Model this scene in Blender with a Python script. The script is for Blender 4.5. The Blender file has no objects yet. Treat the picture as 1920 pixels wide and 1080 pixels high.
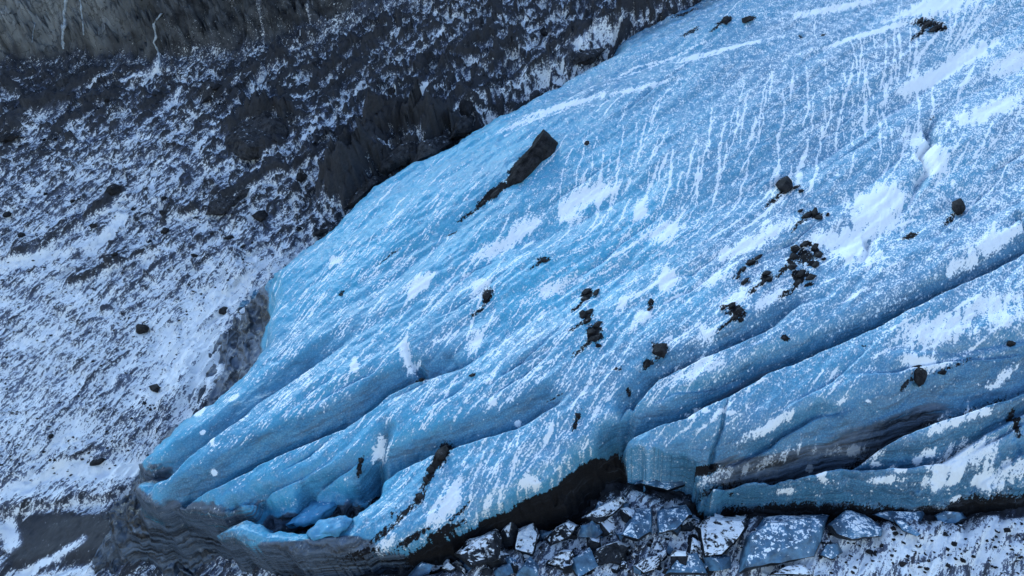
import bpy, bmesh, math, random
import numpy as np
from mathutils import Matrix, Vector

random.seed(7)
RNG = np.random.default_rng(11)
R = math.radians
scn = bpy.context.scene
COL = scn.collection

# ------------------------------------------------------------------ camera
PITCH = R(-20)
CAM = np.array([0.0, 0.0, 70.0])
FPX = 1600.0                                   # focal length in photo pixels (1920 wide)
cd = bpy.data.cameras.new('camera'); cd.sensor_width = 36; cd.lens = 30
cd.clip_start = 0.5; cd.clip_end = 6000
cam = bpy.data.objects.new('camera', cd); COL.objects.link(cam)
cam.location = CAM; cam.rotation_euler = (R(90) + PITCH, 0, 0)
scn.camera = cam

# ------------------------------------------------------------------ sky and light (shaded, blue late light)
SUN_EL, SUN_AZ = R(40), R(-30)                 # azimuth from +Y towards +X
w = bpy.data.worlds.new('World'); scn.world = w; w.use_nodes = True
wn = w.node_tree.nodes; wl = w.node_tree.links
sky = wn.new('ShaderNodeTexSky'); sky.sky_type = 'NISHITA'; sky.sun_disc = False
sky.sun_elevation = SUN_EL; sky.sun_rotation = SUN_AZ
sky.air_density = 1.0; sky.dust_density = 0.3; sky.ozone_density = 2.5
wl.new(sky.outputs[0], wn['Background'].inputs[0]); wn['Background'].inputs[1].default_value = 0.15
sd = bpy.data.lights.new('sun', 'SUN'); sd.energy = 1.4; sd.angle = R(26); sd.color = (0.68, 0.93, 1.0)
sun = bpy.data.objects.new('sun', sd); COL.objects.link(sun)
sdir = Vector((math.sin(SUN_AZ) * math.cos(SUN_EL), math.cos(SUN_AZ) * math.cos(SUN_EL), math.sin(SUN_EL)))
sun.rotation_euler = sdir.to_track_quat('Z', 'Y').to_euler(); sun.location = (0, 60, 200)
vs = scn.view_settings
vs.view_transform = 'Standard'; vs.look = 'None'; vs.exposure = 1.2; vs.gamma = 1.0
scn.cycles.use_denoising = True
scn.cycles.max_bounces = 4; scn.cycles.diffuse_bounces = 2; scn.cycles.glossy_bounces = 1
scn.cycles.use_adaptive_sampling = True; scn.cycles.adaptive_threshold = 0.02

# ------------------------------------------------------------------ the hillside frame: u across, v up the slope, h out of it
NRM = np.array([-math.tan(R(8)), -math.tan(R(30)), 1.0]); NRM /= np.linalg.norm(NRM)
UAX = np.array([1.0, 0, 0]) - NRM[0] * NRM; UAX /= np.linalg.norm(UAX)
VAX = np.cross(NRM, UAX)
FWD = np.array([0, math.cos(PITCH), math.sin(PITCH)])
ORG = CAM + 125.0 * FWD
MW = Matrix(((UAX[0], VAX[0], NRM[0], ORG[0]), (UAX[1], VAX[1], NRM[1], ORG[1]), (UAX[2], VAX[2], NRM[2], ORG[2]), (0, 0, 0, 1)))

def at(pts, h=0.0):
    """survey points read off the photograph -> (u, v) on the hillside at height h"""
    p = np.asarray(pts, float).reshape(-1, 2)
    x = (p[:, 0] - 960) / FPX; y = -(p[:, 1] - 540) / FPX
    r = np.stack([x, math.cos(PITCH) - y * math.sin(PITCH), math.sin(PITCH) + y * math.cos(PITCH)], -1)
    t = ((ORG - CAM) @ NRM + np.asarray(h)) / (r @ NRM)
    q = CAM + t[:, None] * r - ORG
    return np.stack([q @ UAX, q @ VAX], -1)

def sm(a, b, x):
    t = np.clip((x - a) / (b - a), 0, 1); return t * t * (3 - 2 * t)

# ------------------------------------------------------------------ noise
_perm = RNG.permutation(4096); _ang = RNG.random(4096) * 2 * math.pi
_gx, _gy = np.cos(_ang), np.sin(_ang)
def _h(ix, iy):
    return _perm[(_perm[ix & 4095] + iy) & 4095]
def perlin(x, y):
    ix = np.floor(x).astype(np.int64); iy = np.floor(y).astype(np.int64); fx = x - ix; fy = y - iy
    u = fx * fx * fx * (fx * (fx * 6 - 15) + 10); v = fy * fy * fy * (fy * (fy * 6 - 15) + 10)
    def g(dx, dy):
        k = _h(ix + dx, iy + dy); return _gx[k] * (fx - dx) + _gy[k] * (fy - dy)
    a = g(0, 0); b = g(1, 0); c = g(0, 1); d = g(1, 1)
    return ((a + u * (b - a)) * (1 - v) + (c + u * (d - c)) * v) * 1.5
def fbm(x, y, o=4, gain=0.5, ridged=False):
    s = np.zeros_like(x); a = 1.0; t = 0
    for i in range(o):
        n = perlin(x + 17.3 * i, y - 9.1 * i)
        s += a * ((1 - 2 * np.abs(n)) if ridged else n); t += a
        x = x * 2.03; y = y * 2.03; a *= gain
    return s / t
def blocks(x, y, tilt=1.0):
    """angular facets: every voronoi cell is a small tilted plane"""
    ix = np.floor(x).astype(np.int64); iy = np.floor(y).astype(np.int64)
    best = np.full(x.shape, 9.0); out = np.zeros_like(x)
    for dx in (-1, 0, 1):
        for dy in (-1, 0, 1):
            k = _h(ix + dx, iy + dy)
            ox = ix + dx + (k % 61) / 61.0 - x; oy = iy + dy + (k % 67) / 67.0 - y
            d = ox * ox + oy * oy; m = d < best
            val = ((k % 53) / 53.0 - .5) - tilt * (_gx[k] * ox + _gy[k] * oy) * ((k % 47) / 47.0)
            best = np.where(m, d, best); out = np.where(m, val, out)
    return out
def rot(u, v, a, su, sv):
    """coordinates along / across a direction a (radians), scaled"""
    c, s = math.cos(a), math.sin(a)
    return (u * c + v * s) / su, (-u * s + v * c) / sv

# ------------------------------------------------------------------ grids with features drawn in survey lines
class Grid:
    def __init__(g, u0, u1, du, vs):
        g.u = np.arange(u0, u1, du); g.v = vs; g.U, g.V = np.meshgrid(g.u, g.v)
    def window(g, P, rad):
        i0, i1 = np.searchsorted(g.u, [P[:, 0].min() - rad, P[:, 0].max() + rad])
        j0, j1 = np.searchsorted(g.v, [P[:, 1].min() - rad, P[:, 1].max() + rad])
        return slice(j0, j1), slice(i0, i1)
    def line(g, P, rad, warp=None):
        """window, distance, signed side (+ = left of the line), parameter in vertices"""
        w = g.window(P, rad); u = g.U[w]; v = g.V[w]
        if warp is not None: u = u + warp[0][w]; v = v + warp[1][w]
        best = np.full(u.shape, 1e9); side = np.ones(u.shape); par = np.zeros(u.shape)
        for k in range(len(P) - 1):
            a, b = P[k], P[k + 1]; e = b - a; L = e @ e + 1e-9
            t = np.clip(((u - a[0]) * e[0] + (v - a[1]) * e[1]) / L, 0, 1)
            du = u - a[0] - t * e[0]; dv = v - a[1] - t * e[1]; d = du * du + dv * dv
            m = d < best
            best = np.where(m, d, best); par = np.where(m, k + t, par)
            side = np.where(m, np.sign(e[0] * (v - a[1]) - e[1] * (u - a[0])), side)
        return w, np.sqrt(best), side, par
    def sdf(g, P, warp=None):
        """signed distance to a closed polygon, + inside"""
        u = g.U if warp is None else g.U + warp[0]; v = g.V if warp is None else g.V + warp[1]
        best = np.full(u.shape, 1e9); ins = np.zeros(u.shape, bool)
        n = len(P)
        for k in range(n):
            a, b = P[k], P[(k + 1) % n]; e = b - a; L = e @ e + 1e-9
            t = np.clip(((u - a[0]) * e[0] + (v - a[1]) * e[1]) / L, 0, 1)
            best = np.minimum(best, (u - a[0] - t * e[0]) ** 2 + (v - a[1] - t * e[1]) ** 2)
            if a[1] != b[1]:
                ins ^= ((a[1] > v) != (b[1] > v)) & (u < (b[0] - a[0]) * (v - a[1]) / (b[1] - a[1]) + a[0])
        return np.sqrt(best) * np.where(ins, 1, -1)
    def idw(g, ctrl, pw=2.5, soft=4.0):
        """smooth field through control points (u, v, value...)"""
        c = np.asarray(ctrl, float); st = 24
        U = g.U[::st, ::st]; V = g.V[::st, ::st]
        ws = 0; acc = [0] * (c.shape[1] - 2)
        for r in c:
            wt = 1.0 / ((U - r[0]) ** 2 + (V - r[1]) ** 2 + soft * soft) ** (pw / 2); ws = ws + wt
            for q in range(len(acc)): acc[q] = acc[q] + wt * r[2 + q]
        uu = g.u[::st]; vv = g.v[::st]
        res = []
        for a in acc:
            a = a / ws
            t = np.stack([np.interp(g.u, uu, row) for row in a])
            iv = np.interp(g.v, vv, np.arange(len(vv))); j = np.minimum(iv.astype(int), len(vv) - 2); f = np.clip(iv - j, 0, 1)[:, None]
            res.append(t[j] * (1 - f) + t[j + 1] * f)
        return res
    def splat(g, mask, pts, rad, amp):
        """paint soft round dabs (max)"""
        iu = np.searchsorted(g.u, pts[:, 0]); iv = np.searchsorted(g.v, pts[:, 1])
        for a in range(-4, 5):
            for b in range(-4, 5):
                i = np.clip(iu + a, 0, len(g.u) - 1); j = np.clip(iv + b, 0, len(g.v) - 1)
                d = np.hypot(g.u[i] - pts[:, 0], g.v[j] - pts[:, 1])
                val = amp * np.clip(1.35 - d / rad, 0, 1); ok = val > 0
                np.maximum.at(mask, (j[ok], i[ok]), val[ok])
    def sample(g, F, u, v):
        iu = np.clip(np.interp(u, g.u, np.arange(len(g.u))), 0, len(g.u) - 1.001); iv = np.clip(np.interp(v, g.v, np.arange(len(g.v))), 0, len(g.v) - 1.001)
        i = iu.astype(int); j = iv.astype(int); a = iu - i; b = iv - j
        return (F[j, i] * (1 - a) + F[j, i + 1] * a) * (1 - b) + (F[j + 1, i] * (1 - a) + F[j + 1, i + 1] * a) * b
    def mesh(g, name, H, keep, attrs, mat):
        """the kept cells as one smooth mesh in hillside coordinates"""
        q = keep[:-1, :-1] & keep[1:, :-1] & keep[:-1, 1:] & keep[1:, 1:]
        nv, nu = H.shape; idx = np.arange(nv * nu).reshape(nv, nu)
        F = np.stack([idx[:-1, :-1][q], idx[:-1, 1:][q], idx[1:, 1:][q], idx[1:, :-1][q]], -1)
        used = np.zeros(nv * nu, bool); used[F.ravel()] = True
        new = np.cumsum(used) - 1; F = new[F]
        co = np.stack([g.U.ravel()[used], g.V.ravel()[used], H.ravel()[used]], -1).astype(np.float32)
        me = bpy.data.meshes.new(name)
        me.vertices.add(len(co)); me.vertices.foreach_set('co', co.ravel())
        me.loops.add(F.size); me.loops.foreach_set('vertex_index', F.ravel().astype(np.int32))
        me.polygons.add(len(F)); me.polygons.foreach_set('loop_start', np.arange(0, F.size, 4, dtype=np.int32))
        me.update(calc_edges=True); me.polygons.foreach_set('use_smooth', np.ones(len(F), bool))
        for k, A in attrs.items():
            a = me.attributes.new(k, 'FLOAT', 'POINT'); a.data.foreach_set('value', A.ravel()[used].astype(np.float32))
        me.materials.append(mat)
        o = bpy.data.objects.new(name, me); COL.objects.link(o); o.matrix_world = MW
        return o

def spaced(v0, v1, f):
    out = [v0]
    while out[-1] < v1: out.append(out[-1] + f(out[-1]))
    return np.array(out)

# ------------------------------------------------------------------ material helpers
class NT:
    def __init__(s, name):
        s.m = bpy.data.materials.new(name); s.m.use_nodes = True; s.t = s.m.node_tree; s.b = s.t.nodes['Principled BSDF']
    def n(s, ty, **k):
        x = s.t.nodes.new(ty)
        for a, b in k.items(): setattr(x, a, b)
        return x
    def put(s, sock, v):
        if isinstance(v, bpy.types.NodeSocket): s.t.links.new(v, sock)
        else: sock.default_value = v
    def math(s, op, a, b=0.0, c=None, clamp=False):
        x = s.n('ShaderNodeMath', operation=op, use_clamp=clamp); s.put(x.inputs[0], a); s.put(x.inputs[1], b)
        if c is not None: s.put(x.inputs[2], c)
        return x.outputs[0]
    def ramp(s, v, a, b, lo=0.0, hi=1.0):
        x = s.n('ShaderNodeMapRange', interpolation_type='SMOOTHSTEP'); s.put(x.inputs[0], v); s.put(x.inputs[1], a); s.put(x.inputs[2], b)
        s.put(x.inputs[3], lo); s.put(x.inputs[4], hi); return x.outputs[0]
    def mix(s, f, a, b):
        x = s.n('ShaderNodeMix', data_type='RGBA'); s.put(x.inputs[0], f)
        for i, v in ((6, a), (7, b)):
            s.put(x.inputs[i], v if isinstance(v, bpy.types.NodeSocket) else (*v, 1.0))
        return x.outputs[2]
    def attr(s, name): return s.n('ShaderNodeAttribute', attribute_name=name).outputs['Fac']
    def coord(s, scale=(1, 1, 1), rz=0.0, src=None):
        c = src if src is not None else s.n('ShaderNodeTexCoord').outputs['Object']
        if rz:
            r = s.n('ShaderNodeMapping'); s.put(r.inputs[0], c); r.inputs['Rotation'].default_value = (0, 0, rz); c = r.outputs[0]
        m = s.n('ShaderNodeMapping'); s.put(m.inputs[0], c); m.inputs['Scale'].default_value = scale
        return m.outputs[0]
    def noise(s, vec, scale, detail=3.0, rough=0.55, dist=0.0):
        x = s.n('ShaderNodeTexNoise'); s.put(x.inputs['Vector'], vec); x.inputs['Scale'].default_value = scale
        x.inputs['Detail'].default_value = detail; x.inputs['Roughness'].default_value = rough; x.inputs['Distortion'].default_value = dist
        return x.outputs[0]
    def voro(s, vec, scale, feature='F1', rand=1.0):
        x = s.n('ShaderNodeTexVoronoi', feature=feature); s.put(x.inputs['Vector'], vec); x.inputs['Scale'].default_value = scale
        x.inputs['Randomness'].default_value = rand
        return x.outputs['Distance']
    def bump(s, h, dist, strength=1.0, prev=None):
        x = s.n('ShaderNodeBump'); s.put(x.inputs['Height'], h); x.inputs['Distance'].default_value = dist; x.inputs['Strength'].default_value = strength
        if prev is not None: s.put(x.inputs['Normal'], prev)
        return x.outputs[0]
    def done(s, col, rough, normal=None, spec=0.5):
        s.put(s.b.inputs['Base Color'], col); s.put(s.b.inputs['Roughness'], rough)
        s.put(s.b.inputs['Specular IOR Level'], spec)
        if normal is not None: s.put(s.b.inputs['Normal'], normal)
        return s.m

SNOW = (0.84, 0.86, 0.88)
FLOW = R(37)                                    # direction of the ice flow on the hillside, from +u

def glacier_material():
    m = NT('glacier_ice')
    snow, dirt_shade, band, blue, bare = (m.attr(k) for k in ('snow', 'dirt_shade', 'band', 'blue', 'bare'))
    c = m.coord()
    cs = m.coord((1.0, 1.6, 1.0), -FLOW - R(18))
    n1 = m.noise(cs, 3.2, 1.5, 0.55)
    n2 = m.noise(c, 0.9, 3.0, 0.6)
    vo = m.voro(m.coord((1.0, 0.75, 1.0), -R(10)), 1.35)
    dots = m.ramp(vo, 0.0, 0.42, 0.34, -0.05)
    # fine grain where the surface is rough, round blots where it is glassy
    v = m.math('ADD', m.math('MULTIPLY', m.math('SUBTRACT', n1, 0.5), 1.25), m.math('MULTIPLY', m.math('SUBTRACT', n2, 0.5), 0.85))
    v = m.math('ADD', v, m.math('MULTIPLY', dots, bare))
    v = m.math('ADD', v, snow)
    mask = m.math('ADD', m.ramp(v, 0.52, 0.66, 0.0, 0.55), m.ramp(v, 0.22, 0.86, 0.0, 0.45))
    # ice body
    big = m.noise(m.coord((1, 2.2, 1), -FLOW), 0.06, 3.0)
    t = m.math('ADD', blue, m.math('MULTIPLY', m.math('SUBTRACT', big, 0.5), 0.9), clamp=True)
    ice = m.mix(t, (0.095, 0.172, 0.290), (0.052, 0.350, 0.525))
    ice = m.mix(m.ramp(n2, 0.45, 0.75, 0.0, 0.40), ice, (0.12, 0.19, 0.29))
    ice = m.mix(m.math('MULTIPLY', bare, 0.70), ice, (0.034, 0.125, 0.215))
    fine = m.noise(c, 5.0, 3.0)
    ice = m.mix(m.ramp(fine, 0.40, 0.75, 0.0, 0.40), ice, (0.20, 0.48, 0.66))
    # layering that shows on the bare faces
    ly = m.noise(m.coord((0.10, 0.10, 1.0), -FLOW + R(8)), 2.2, 5.0, 0.7, 0.0)
    ice = m.mix(m.math('MULTIPLY', m.ramp(ly, 0.40, 0.72), m.math('MULTIPLY', bare, 0.70)), ice, (0.014, 0.038, 0.075))
    # debris-laden basal ice, grey to black layers; also painted shade of crevasse gaps
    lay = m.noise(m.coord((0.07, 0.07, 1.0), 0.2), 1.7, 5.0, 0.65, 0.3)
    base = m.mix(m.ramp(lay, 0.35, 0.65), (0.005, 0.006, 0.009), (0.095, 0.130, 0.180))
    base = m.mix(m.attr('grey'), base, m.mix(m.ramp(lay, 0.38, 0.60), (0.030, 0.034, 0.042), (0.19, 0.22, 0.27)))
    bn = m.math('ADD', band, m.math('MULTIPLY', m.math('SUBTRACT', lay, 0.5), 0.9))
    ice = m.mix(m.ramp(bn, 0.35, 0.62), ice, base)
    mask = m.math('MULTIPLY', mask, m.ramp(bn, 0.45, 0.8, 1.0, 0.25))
    col = m.mix(mask, ice, SNOW)
    # grit and mud lying on the ice; also painted shade in creases, undercuts
    dn = m.math('ADD', dirt_shade, m.math('MULTIPLY', m.math('SUBTRACT', m.noise(cs, 2.4, 5.0, 0.65), 0.5), 1.3))
    dmask = m.ramp(dn, 0.46, 0.62)
    col = m.mix(dmask, col, m.mix(m.noise(c, 6.0), (0.003, 0.003, 0.004), (0.024, 0.022, 0.023)))
    col = m.mix(m.math('MULTIPLY', m.math('MULTIPLY', dmask, bare), m.ramp(lay, 0.52, 0.66, 0.0, 0.6)), col, (0.050, 0.056, 0.068))
    rough = m.math('ADD', m.math('MULTIPLY', mask, 0.35), 0.34)
    rough = m.math('MAXIMUM', rough, m.math('MULTIPLY', dmask, 0.8))
    hgt = m.math('ADD', m.math('MULTIPLY', snow, 0.25), m.math('MULTIPLY', n1, 0.9))
    nb = m.bump(m.math('ADD', hgt, m.math('MULTIPLY', m.math('MULTIPLY', lay, 2.2), m.ramp(band, 0.2, 0.6))), 0.12, 0.9)
    return m.done(col, rough, nb, m.math('SUBTRACT', 0.45, m.math('MULTIPLY', dmask, 0.38)))

def snow_up(m, c, lo, hi, scale=2.0):
    """snow caught where a face looks up"""
    g = m.n('ShaderNodeNewGeometry'); s = m.n('ShaderNodeSeparateXYZ'); m.put(s.inputs[0], g.outputs['Normal'])
    z = m.math('ADD', s.outputs[2], m.math('MULTIPLY', m.math('SUBTRACT', m.noise(c, scale, 4.0, 0.65), 0.5), 1.1))
    return m.ramp(z, lo, hi)

def ground_material():
    m = NT('snowy_scree')
    cov, tan, wet = m.attr('snow'), m.attr('tan'), m.attr('smooth')
    c = m.coord()
    cs = m.coord((0.55, 1.5, 1.0), -R(60))
    n1 = m.noise(cs, 2.3, 4.0, 0.68); n2 = m.noise(c, 0.22, 3.0); n3 = m.noise(c, 6.0, 2.0, 0.7)
    v = m.math('ADD', m.math('MULTIPLY', m.math('SUBTRACT', n1, 0.5), 1.9), m.math('MULTIPLY', m.math('SUBTRACT', n2, 0.5), 0.7))
    v = m.math('ADD', v, m.math('MULTIPLY', m.math('SUBTRACT', n3, 0.5), 0.8))
    mask = m.ramp(m.math('ADD', v, cov), 0.41, 0.62)
    rk = m.mix(n1, (0.003, 0.003, 0.005), (0.058, 0.059, 0.068))
    rk = m.mix(m.math('MULTIPLY', tan, m.ramp(n2, 0.2, 0.7, 0.5, 1.0)), rk, m.mix(m.noise(c, 0.5, 5.0, 0.65), (0.185, 0.195, 0.200), (0.40, 0.405, 0.40)))
    dv = m.n('ShaderNodeVectorMath', operation='MULTIPLY_ADD'); nz = m.n('ShaderNodeTexNoise'); m.put(nz.inputs['Vector'], c); nz.inputs['Scale'].default_value = 0.35; nz.inputs['Detail'].default_value = 4
    m.put(dv.inputs[0], nz.outputs['Color']); dv.inputs[1].default_value = (5, 5, 5); m.put(dv.inputs[2], c)
    cc = m.coord((0.34, 0.34, 0.13), 0.25, dv.outputs[0]); cl = m.attr('cliff')
    rk = m.mix(m.math('MULTIPLY', m.math('MULTIPLY', cl, m.math('SUBTRACT', 1.0, tan)), 0.65), rk, m.mix(m.ramp(nz.outputs[0], .35, .65), (0.02, 0.022, 0.026), (0.135, 0.142, 0.152)))
    vn = m.n('ShaderNodeTexVoronoi', feature='F1'); m.put(vn.inputs['Vector'], cc); vn.inputs['Scale'].default_value = 1.0
    sp = m.n('ShaderNodeSeparateColor'); m.put(sp.inputs[0], vn.outputs['Color'])
    rk = m.mix(m.math('MULTIPLY', cl, m.ramp(sp.outputs[0], 0.3, 1.0, 0.0, 0.3)), rk, (0.05, 0.053, 0.06))  # random cell tones paint in the shading of angular facets
    rk = m.mix(m.math('MULTIPLY', cl, m.ramp(m.voro(cc, 1.0, 'DISTANCE_TO_EDGE'), 0.0, 0.05, 0.6, 0.0)), rk, (0.008, 0.008, 0.01))
    rk = m.mix(m.ramp(n3, 0.5, 0.8, 0, 0.4), rk, (0.06, 0.052, 0.05))
    dust = m.ramp(m.math('ADD', cov, m.math('MULTIPLY', m.math('SUBTRACT', n3, 0.5), 0.5)), 0.12, 0.75, 0.0, 0.24)
    rk = m.mix(dust, rk, (0.48, 0.59, 0.90))
    col = m.mix(mask, rk, SNOW)
    nb = m.bump(m.math('ADD', m.math('MULTIPLY', n1, 1.0), m.math('MULTIPLY', n3, 0.3)), 0.25, 0.9)
    return m.done(col, m.math('ADD', m.math('MULTIPLY', mask, -0.1), 0.8), nb, 0.3)

def rock_material(name, dark, light, lo=0.85, hi=1.05):
    m = NT(name); c = m.coord(src=m.n('ShaderNodeNewGeometry').outputs['Position'])
    n = m.noise(c, 0.9, 5.0, 0.65); f = m.noise(c, 5.0, 4.0, 0.7)
    col = m.mix(m.ramp(m.math('ADD', m.math('MULTIPLY', n, 0.6), m.math('MULTIPLY', f, 0.4)), 0.35, 0.68), dark, light)
    mask = snow_up(m, c, lo, hi, 1.6)
    col = m.mix(mask, col, SNOW)
    return m.done(col, 0.8, m.bump(m.math('ADD', n, m.math('MULTIPLY', f, 0.5)), 0.25, 0.8), 0.15)

def ice_block_material(name, dark, light, lo, dark_z):
    m = NT(name); c = m.coord(src=m.n('ShaderNodeNewGeometry').outputs['Position'])
    n = m.noise(c, 0.5, 4.0, 0.6); f = m.noise(c, 3.0, 3.0, 0.6)
    ice = m.mix(m.ramp(n, .3, .7), dark, light)
    g = m.n('ShaderNodeNewGeometry'); s = m.n('ShaderNodeSeparateXYZ'); m.put(s.inputs[0], g.outputs['Normal'])
    vo = m.voro(c, 1.5)
    z = m.math('ADD', s.outputs[2], m.math('MULTIPLY', m.math('SUBTRACT', f, 0.5), 1.6)); z = m.math('SUBTRACT', z, m.math('MULTIPLY', vo, 0.5))
    z = m.math('ADD', z, m.math('MULTIPLY', m.math('SUBTRACT', n, 0.5), 1.4))
    crack = m.ramp(m.voro(c, 0.8, 'DISTANCE_TO_EDGE'), 0.01, 0.05)
    col = m.mix(m.math('MULTIPLY', m.ramp(z, lo, lo + .14), crack), ice, SNOW)
    col = m.mix(m.ramp(m.math('ADD', s.outputs[2], m.math('MULTIPLY', n, 0.5)), dark_z, dark_z + .3, 1.0, 0.0), col, (0.008, 0.010, 0.014))  # near-black towards the downward-facing sides
    return m.done(col, 0.45, m.bump(f, 0.12, 0.6), 0.4)

M_GLACIER, M_GROUND = glacier_material(), ground_material()
M_ROCK = rock_material('dark_basalt', (0.003, 0.003, 0.004), (0.036, 0.034, 0.036), 1.10, 1.25)
M_SNOWROCK = rock_material('snow_dusted_rock', (0.004, 0.005, 0.007), (0.035, 0.04, 0.05), 0.72, 0.88)
M_ICEBLOCK = ice_block_material('ice_block', (0.03, 0.06, 0.10), (0.11, 0.24, 0.37), 0.66, 0.1)
M_SERAC = ice_block_material('serac_ice', (0.045, 0.115, 0.19), (0.085, 0.25, 0.39), 0.92, -.1)
M_LOBE = ice_block_material('clear_ice', (0.06, 0.20, 0.34), (0.10, 0.36, 0.56), 0.95, -.5)

# ================================================================== GROUND AND MOUNTAINSIDE
GB = -13.0
gg = Grid(-175, 130, 0.23, spaced(-62, 190, lambda v: 0.17 + 0.0026 * max(0, v + 40)))
gu, gv = gg.U, gg.V
wob = (2.0 * fbm(gu / 9, gv / 9, 4), 2.0 * fbm(gu / 9 + 40, gv / 9, 4))
fall = R(60)
a1, b1 = rot(gu, gv, fall, 26.0, 7.0)
a2, b2 = rot(gu, gv, fall, 7.0, 2.2)
a3, b3 = rot(gu, gv, fall, 2.2, 1.0)
FRONT_X, FRONT_H = [300, 430, 600, 760, 900, 1100, 1300, 1600, 1920, 2300], [-16, -14.5, -7.5, -5.5, -8.5, -11, -10, -9.5, -9.0, -9.0]
def front_h(px): return np.interp(px, FRONT_X, FRONT_H)
bc = [(*at([(x, y)], GB)[0], GB) for x in (-300, 0, 300, 600, 900, 1200) for y in (-100, 150, 400, 650, 900) if x * .8 + y < 1000]
bc += [(*at([(x, y)], front_h(x))[0], float(front_h(x))) for x in (200, 320, 430, 520, 600, 680, 760, 900, 1000, 1100, 1200, 1300, 1450, 1600, 1750, 1920, 2200) for y in (1000, 1060, 1150, 1300)]
BASE, = gg.idw(bc, 3.5, 2.0)
gul = fbm(*rot(gu + wob[0] * .4, gv + wob[1] * .4, fall - .06, 11.0, 1.1), 3, ridged=True)
GH = BASE + .35 * gul + 1.6 * fbm(a1, b1, 3) + 0.7 * fbm(a2, b2, 3, ridged=True) + 0.30 * fbm(a3, b3, 3)
# cover of snow, rockiness and tan cliff colour by survey points
gc = [  # px, py, snow cover, rockiness
    (60, 60, .08, .9), (200, 60, .05, .8), (350, 80, .28, 1.), (520, 90, .25, 1.), (700, 60, .32, 1.), (900, 60, .38, 1.2), (1100, 60, .47, 1.3), (1250, 40, .28, 1.3),
    (40, 180, .24, .9), (180, 180, .32, .9), (330, 200, .34, .6), (500, 180, .36, .9), (620, 160, .30, 1.), (780, 150, .38, 1.2), (930, 150, .38, 1.3), (1020, 130, .50, 1.3),
    (60, 270, .42, .6), (250, 280, .46, .5), (420, 270, .44, .5), (490, 250, .18, 1.3), (600, 250, .45, .9), (700, 230, .30, 1.3), (800, 200, .28, 1.3), (900, 210, .34, 1.3),
    (60, 380, .50, .4), (250, 360, .52, .4), (420, 340, .48, .6), (560, 330, .44, .8), (600, 380, .46, .8), (620, 310, .45, .8),
    (60, 480, .58, .3), (260, 470, .50, .5), (430, 440, .50, .5), (560, 430, .46, .6), (100, 570, .60, .25), (300, 560, .56, .3), (420, 520, .56, .4),
    (60, 680, .62, .15), (250, 680, .58, .2), (340, 640, .58, .2), (60, 800, .64, .15), (220, 800, .56, .2), (100, 880, .66, .2), (200, 880, .66, .2), (320, 760, .56, .2), (60, 925, .62, .2), (160, 915, .62, .2), (240, 900, .6, .2),
    (60, 960, .30, .3), (130, 1010, .06, .2), (230, 980, .05, .2), (60, 1060, .40, .3), (500, 1070, .46, .6), (700, 1070, .44, .6), (1000, 1070, .46, .5), (1300, 1050, .46, .4),
    (1600, 1060, .56, .12), (1850, 1040, .58, .12), (1900, 980, .6, .12), (640, 360, .12, 2.2), (740, 290, .10, 2.2), (800, 275, .14, 2.2), (690, 330, .12, 2.2)]
ca = np.array(gc); cuv = at(ca[:, :2], np.where((ca[:, 1] > 960) & (ca[:, 0] > 300), front_h(ca[:, 0]), GB))
cov, rocky = gg.idw(np.column_stack([cuv, ca[:, 2:]]), 3.0, 3.0)
gul2 = fbm(*rot(gu + wob[0] * .3, gv + wob[1] * .3, fall + .05, 5.0, .6), 2, ridged=True)
cov += .19 - .20 * gul - .12 * gul2
bl = blocks(*rot(gu + wob[0], gv + wob[1], fall, 6.0, 3.0), 1.4)
bl2 = blocks(*rot(gu + wob[0] * .5, gv + wob[1] * .5, fall + .5, 1.9, 1.3), 1.4)
GH += rocky * (2.0 * bl + 1.0 * bl2 + 0.6 * fbm(gu / 1.5, gv / 1.5, 3))

# rock benches, outcrops and gullies of the mountainside
def ridge(P, wup, wdn, hgt, sn):
    P = at(P, GB); wdw, d, side, par = gg.line(P, max(wup, wdn) + 3, wob)
    wd = np.where(side > 0, wup, wdn); f = np.clip(1 - d / wd, 0, 1); f = f * f * (3 - 2 * f)
    e = np.clip(np.minimum(par, len(P) - 1 - par) * 2 + .15, 0, 1)
    GH[wdw] += hgt * f * e; cov[wdw] += sn * f * e
ridge([(640, 395), (690, 345), (730, 270), (790, 265), (850, 285)], 7, 3.5, 6.5, -.40)
ridge([(635, 380), (680, 300), (740, 250), (810, 240)], 8, 3, 3.0, -.25)
ridge([(425, 265), (470, 225), (530, 215), (550, 250)], 6, 3, 3.5, -.30)
ridge([(440, 285), (500, 290), (545, 275)], 5, 2, 2.0, -.25)
ridge([(390, 395), (440, 370), (520, 335), (600, 300), (650, 280)], 8, 1.5, 2.4, -.16)
ridge([(300, 430), (350, 400), (390, 395)], 5, 1.2, 1.6, -.15)
ridge([(860, 240), (900, 190), (930, 130), (990, 60)], 6, 4, 4.0, -.12)
ridge([(1040, 110), (1130, 80), (1240, 40), (1330, 5)], 6, 4, 4.0, -.22)
ridge([(820, 170), (880, 100), (960, 40)], 5, 5, 3.0, -.05)
ridge([(0, 490), (90, 460), (190, 400), (260, 350)], 5, 1.6, 1.8, -.1)
ridge([(100, 545), (200, 510), (300, 470)], 4, 1.2, 1.2, -.14)
ridge([(85, 878), (150, 852), (195, 830)], 3, .8, 1.0, -.08)
ridge([(0, 952), (90, 938), (180, 925), (240, 890)], 4, 1.2, 1.2, .05)
ridge([(0, 270), (60, 225), (130, 190), (210, 130)], 6, 2.5, 3.0, -.12)
ridge([(120, 250), (180, 200), (240, 150)], 5, 2.0, 2.0, -.15)
ridge([(380, 200), (440, 160), (520, 110), (600, 60)], 6, 2.5, 3.0, -.12)

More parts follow.
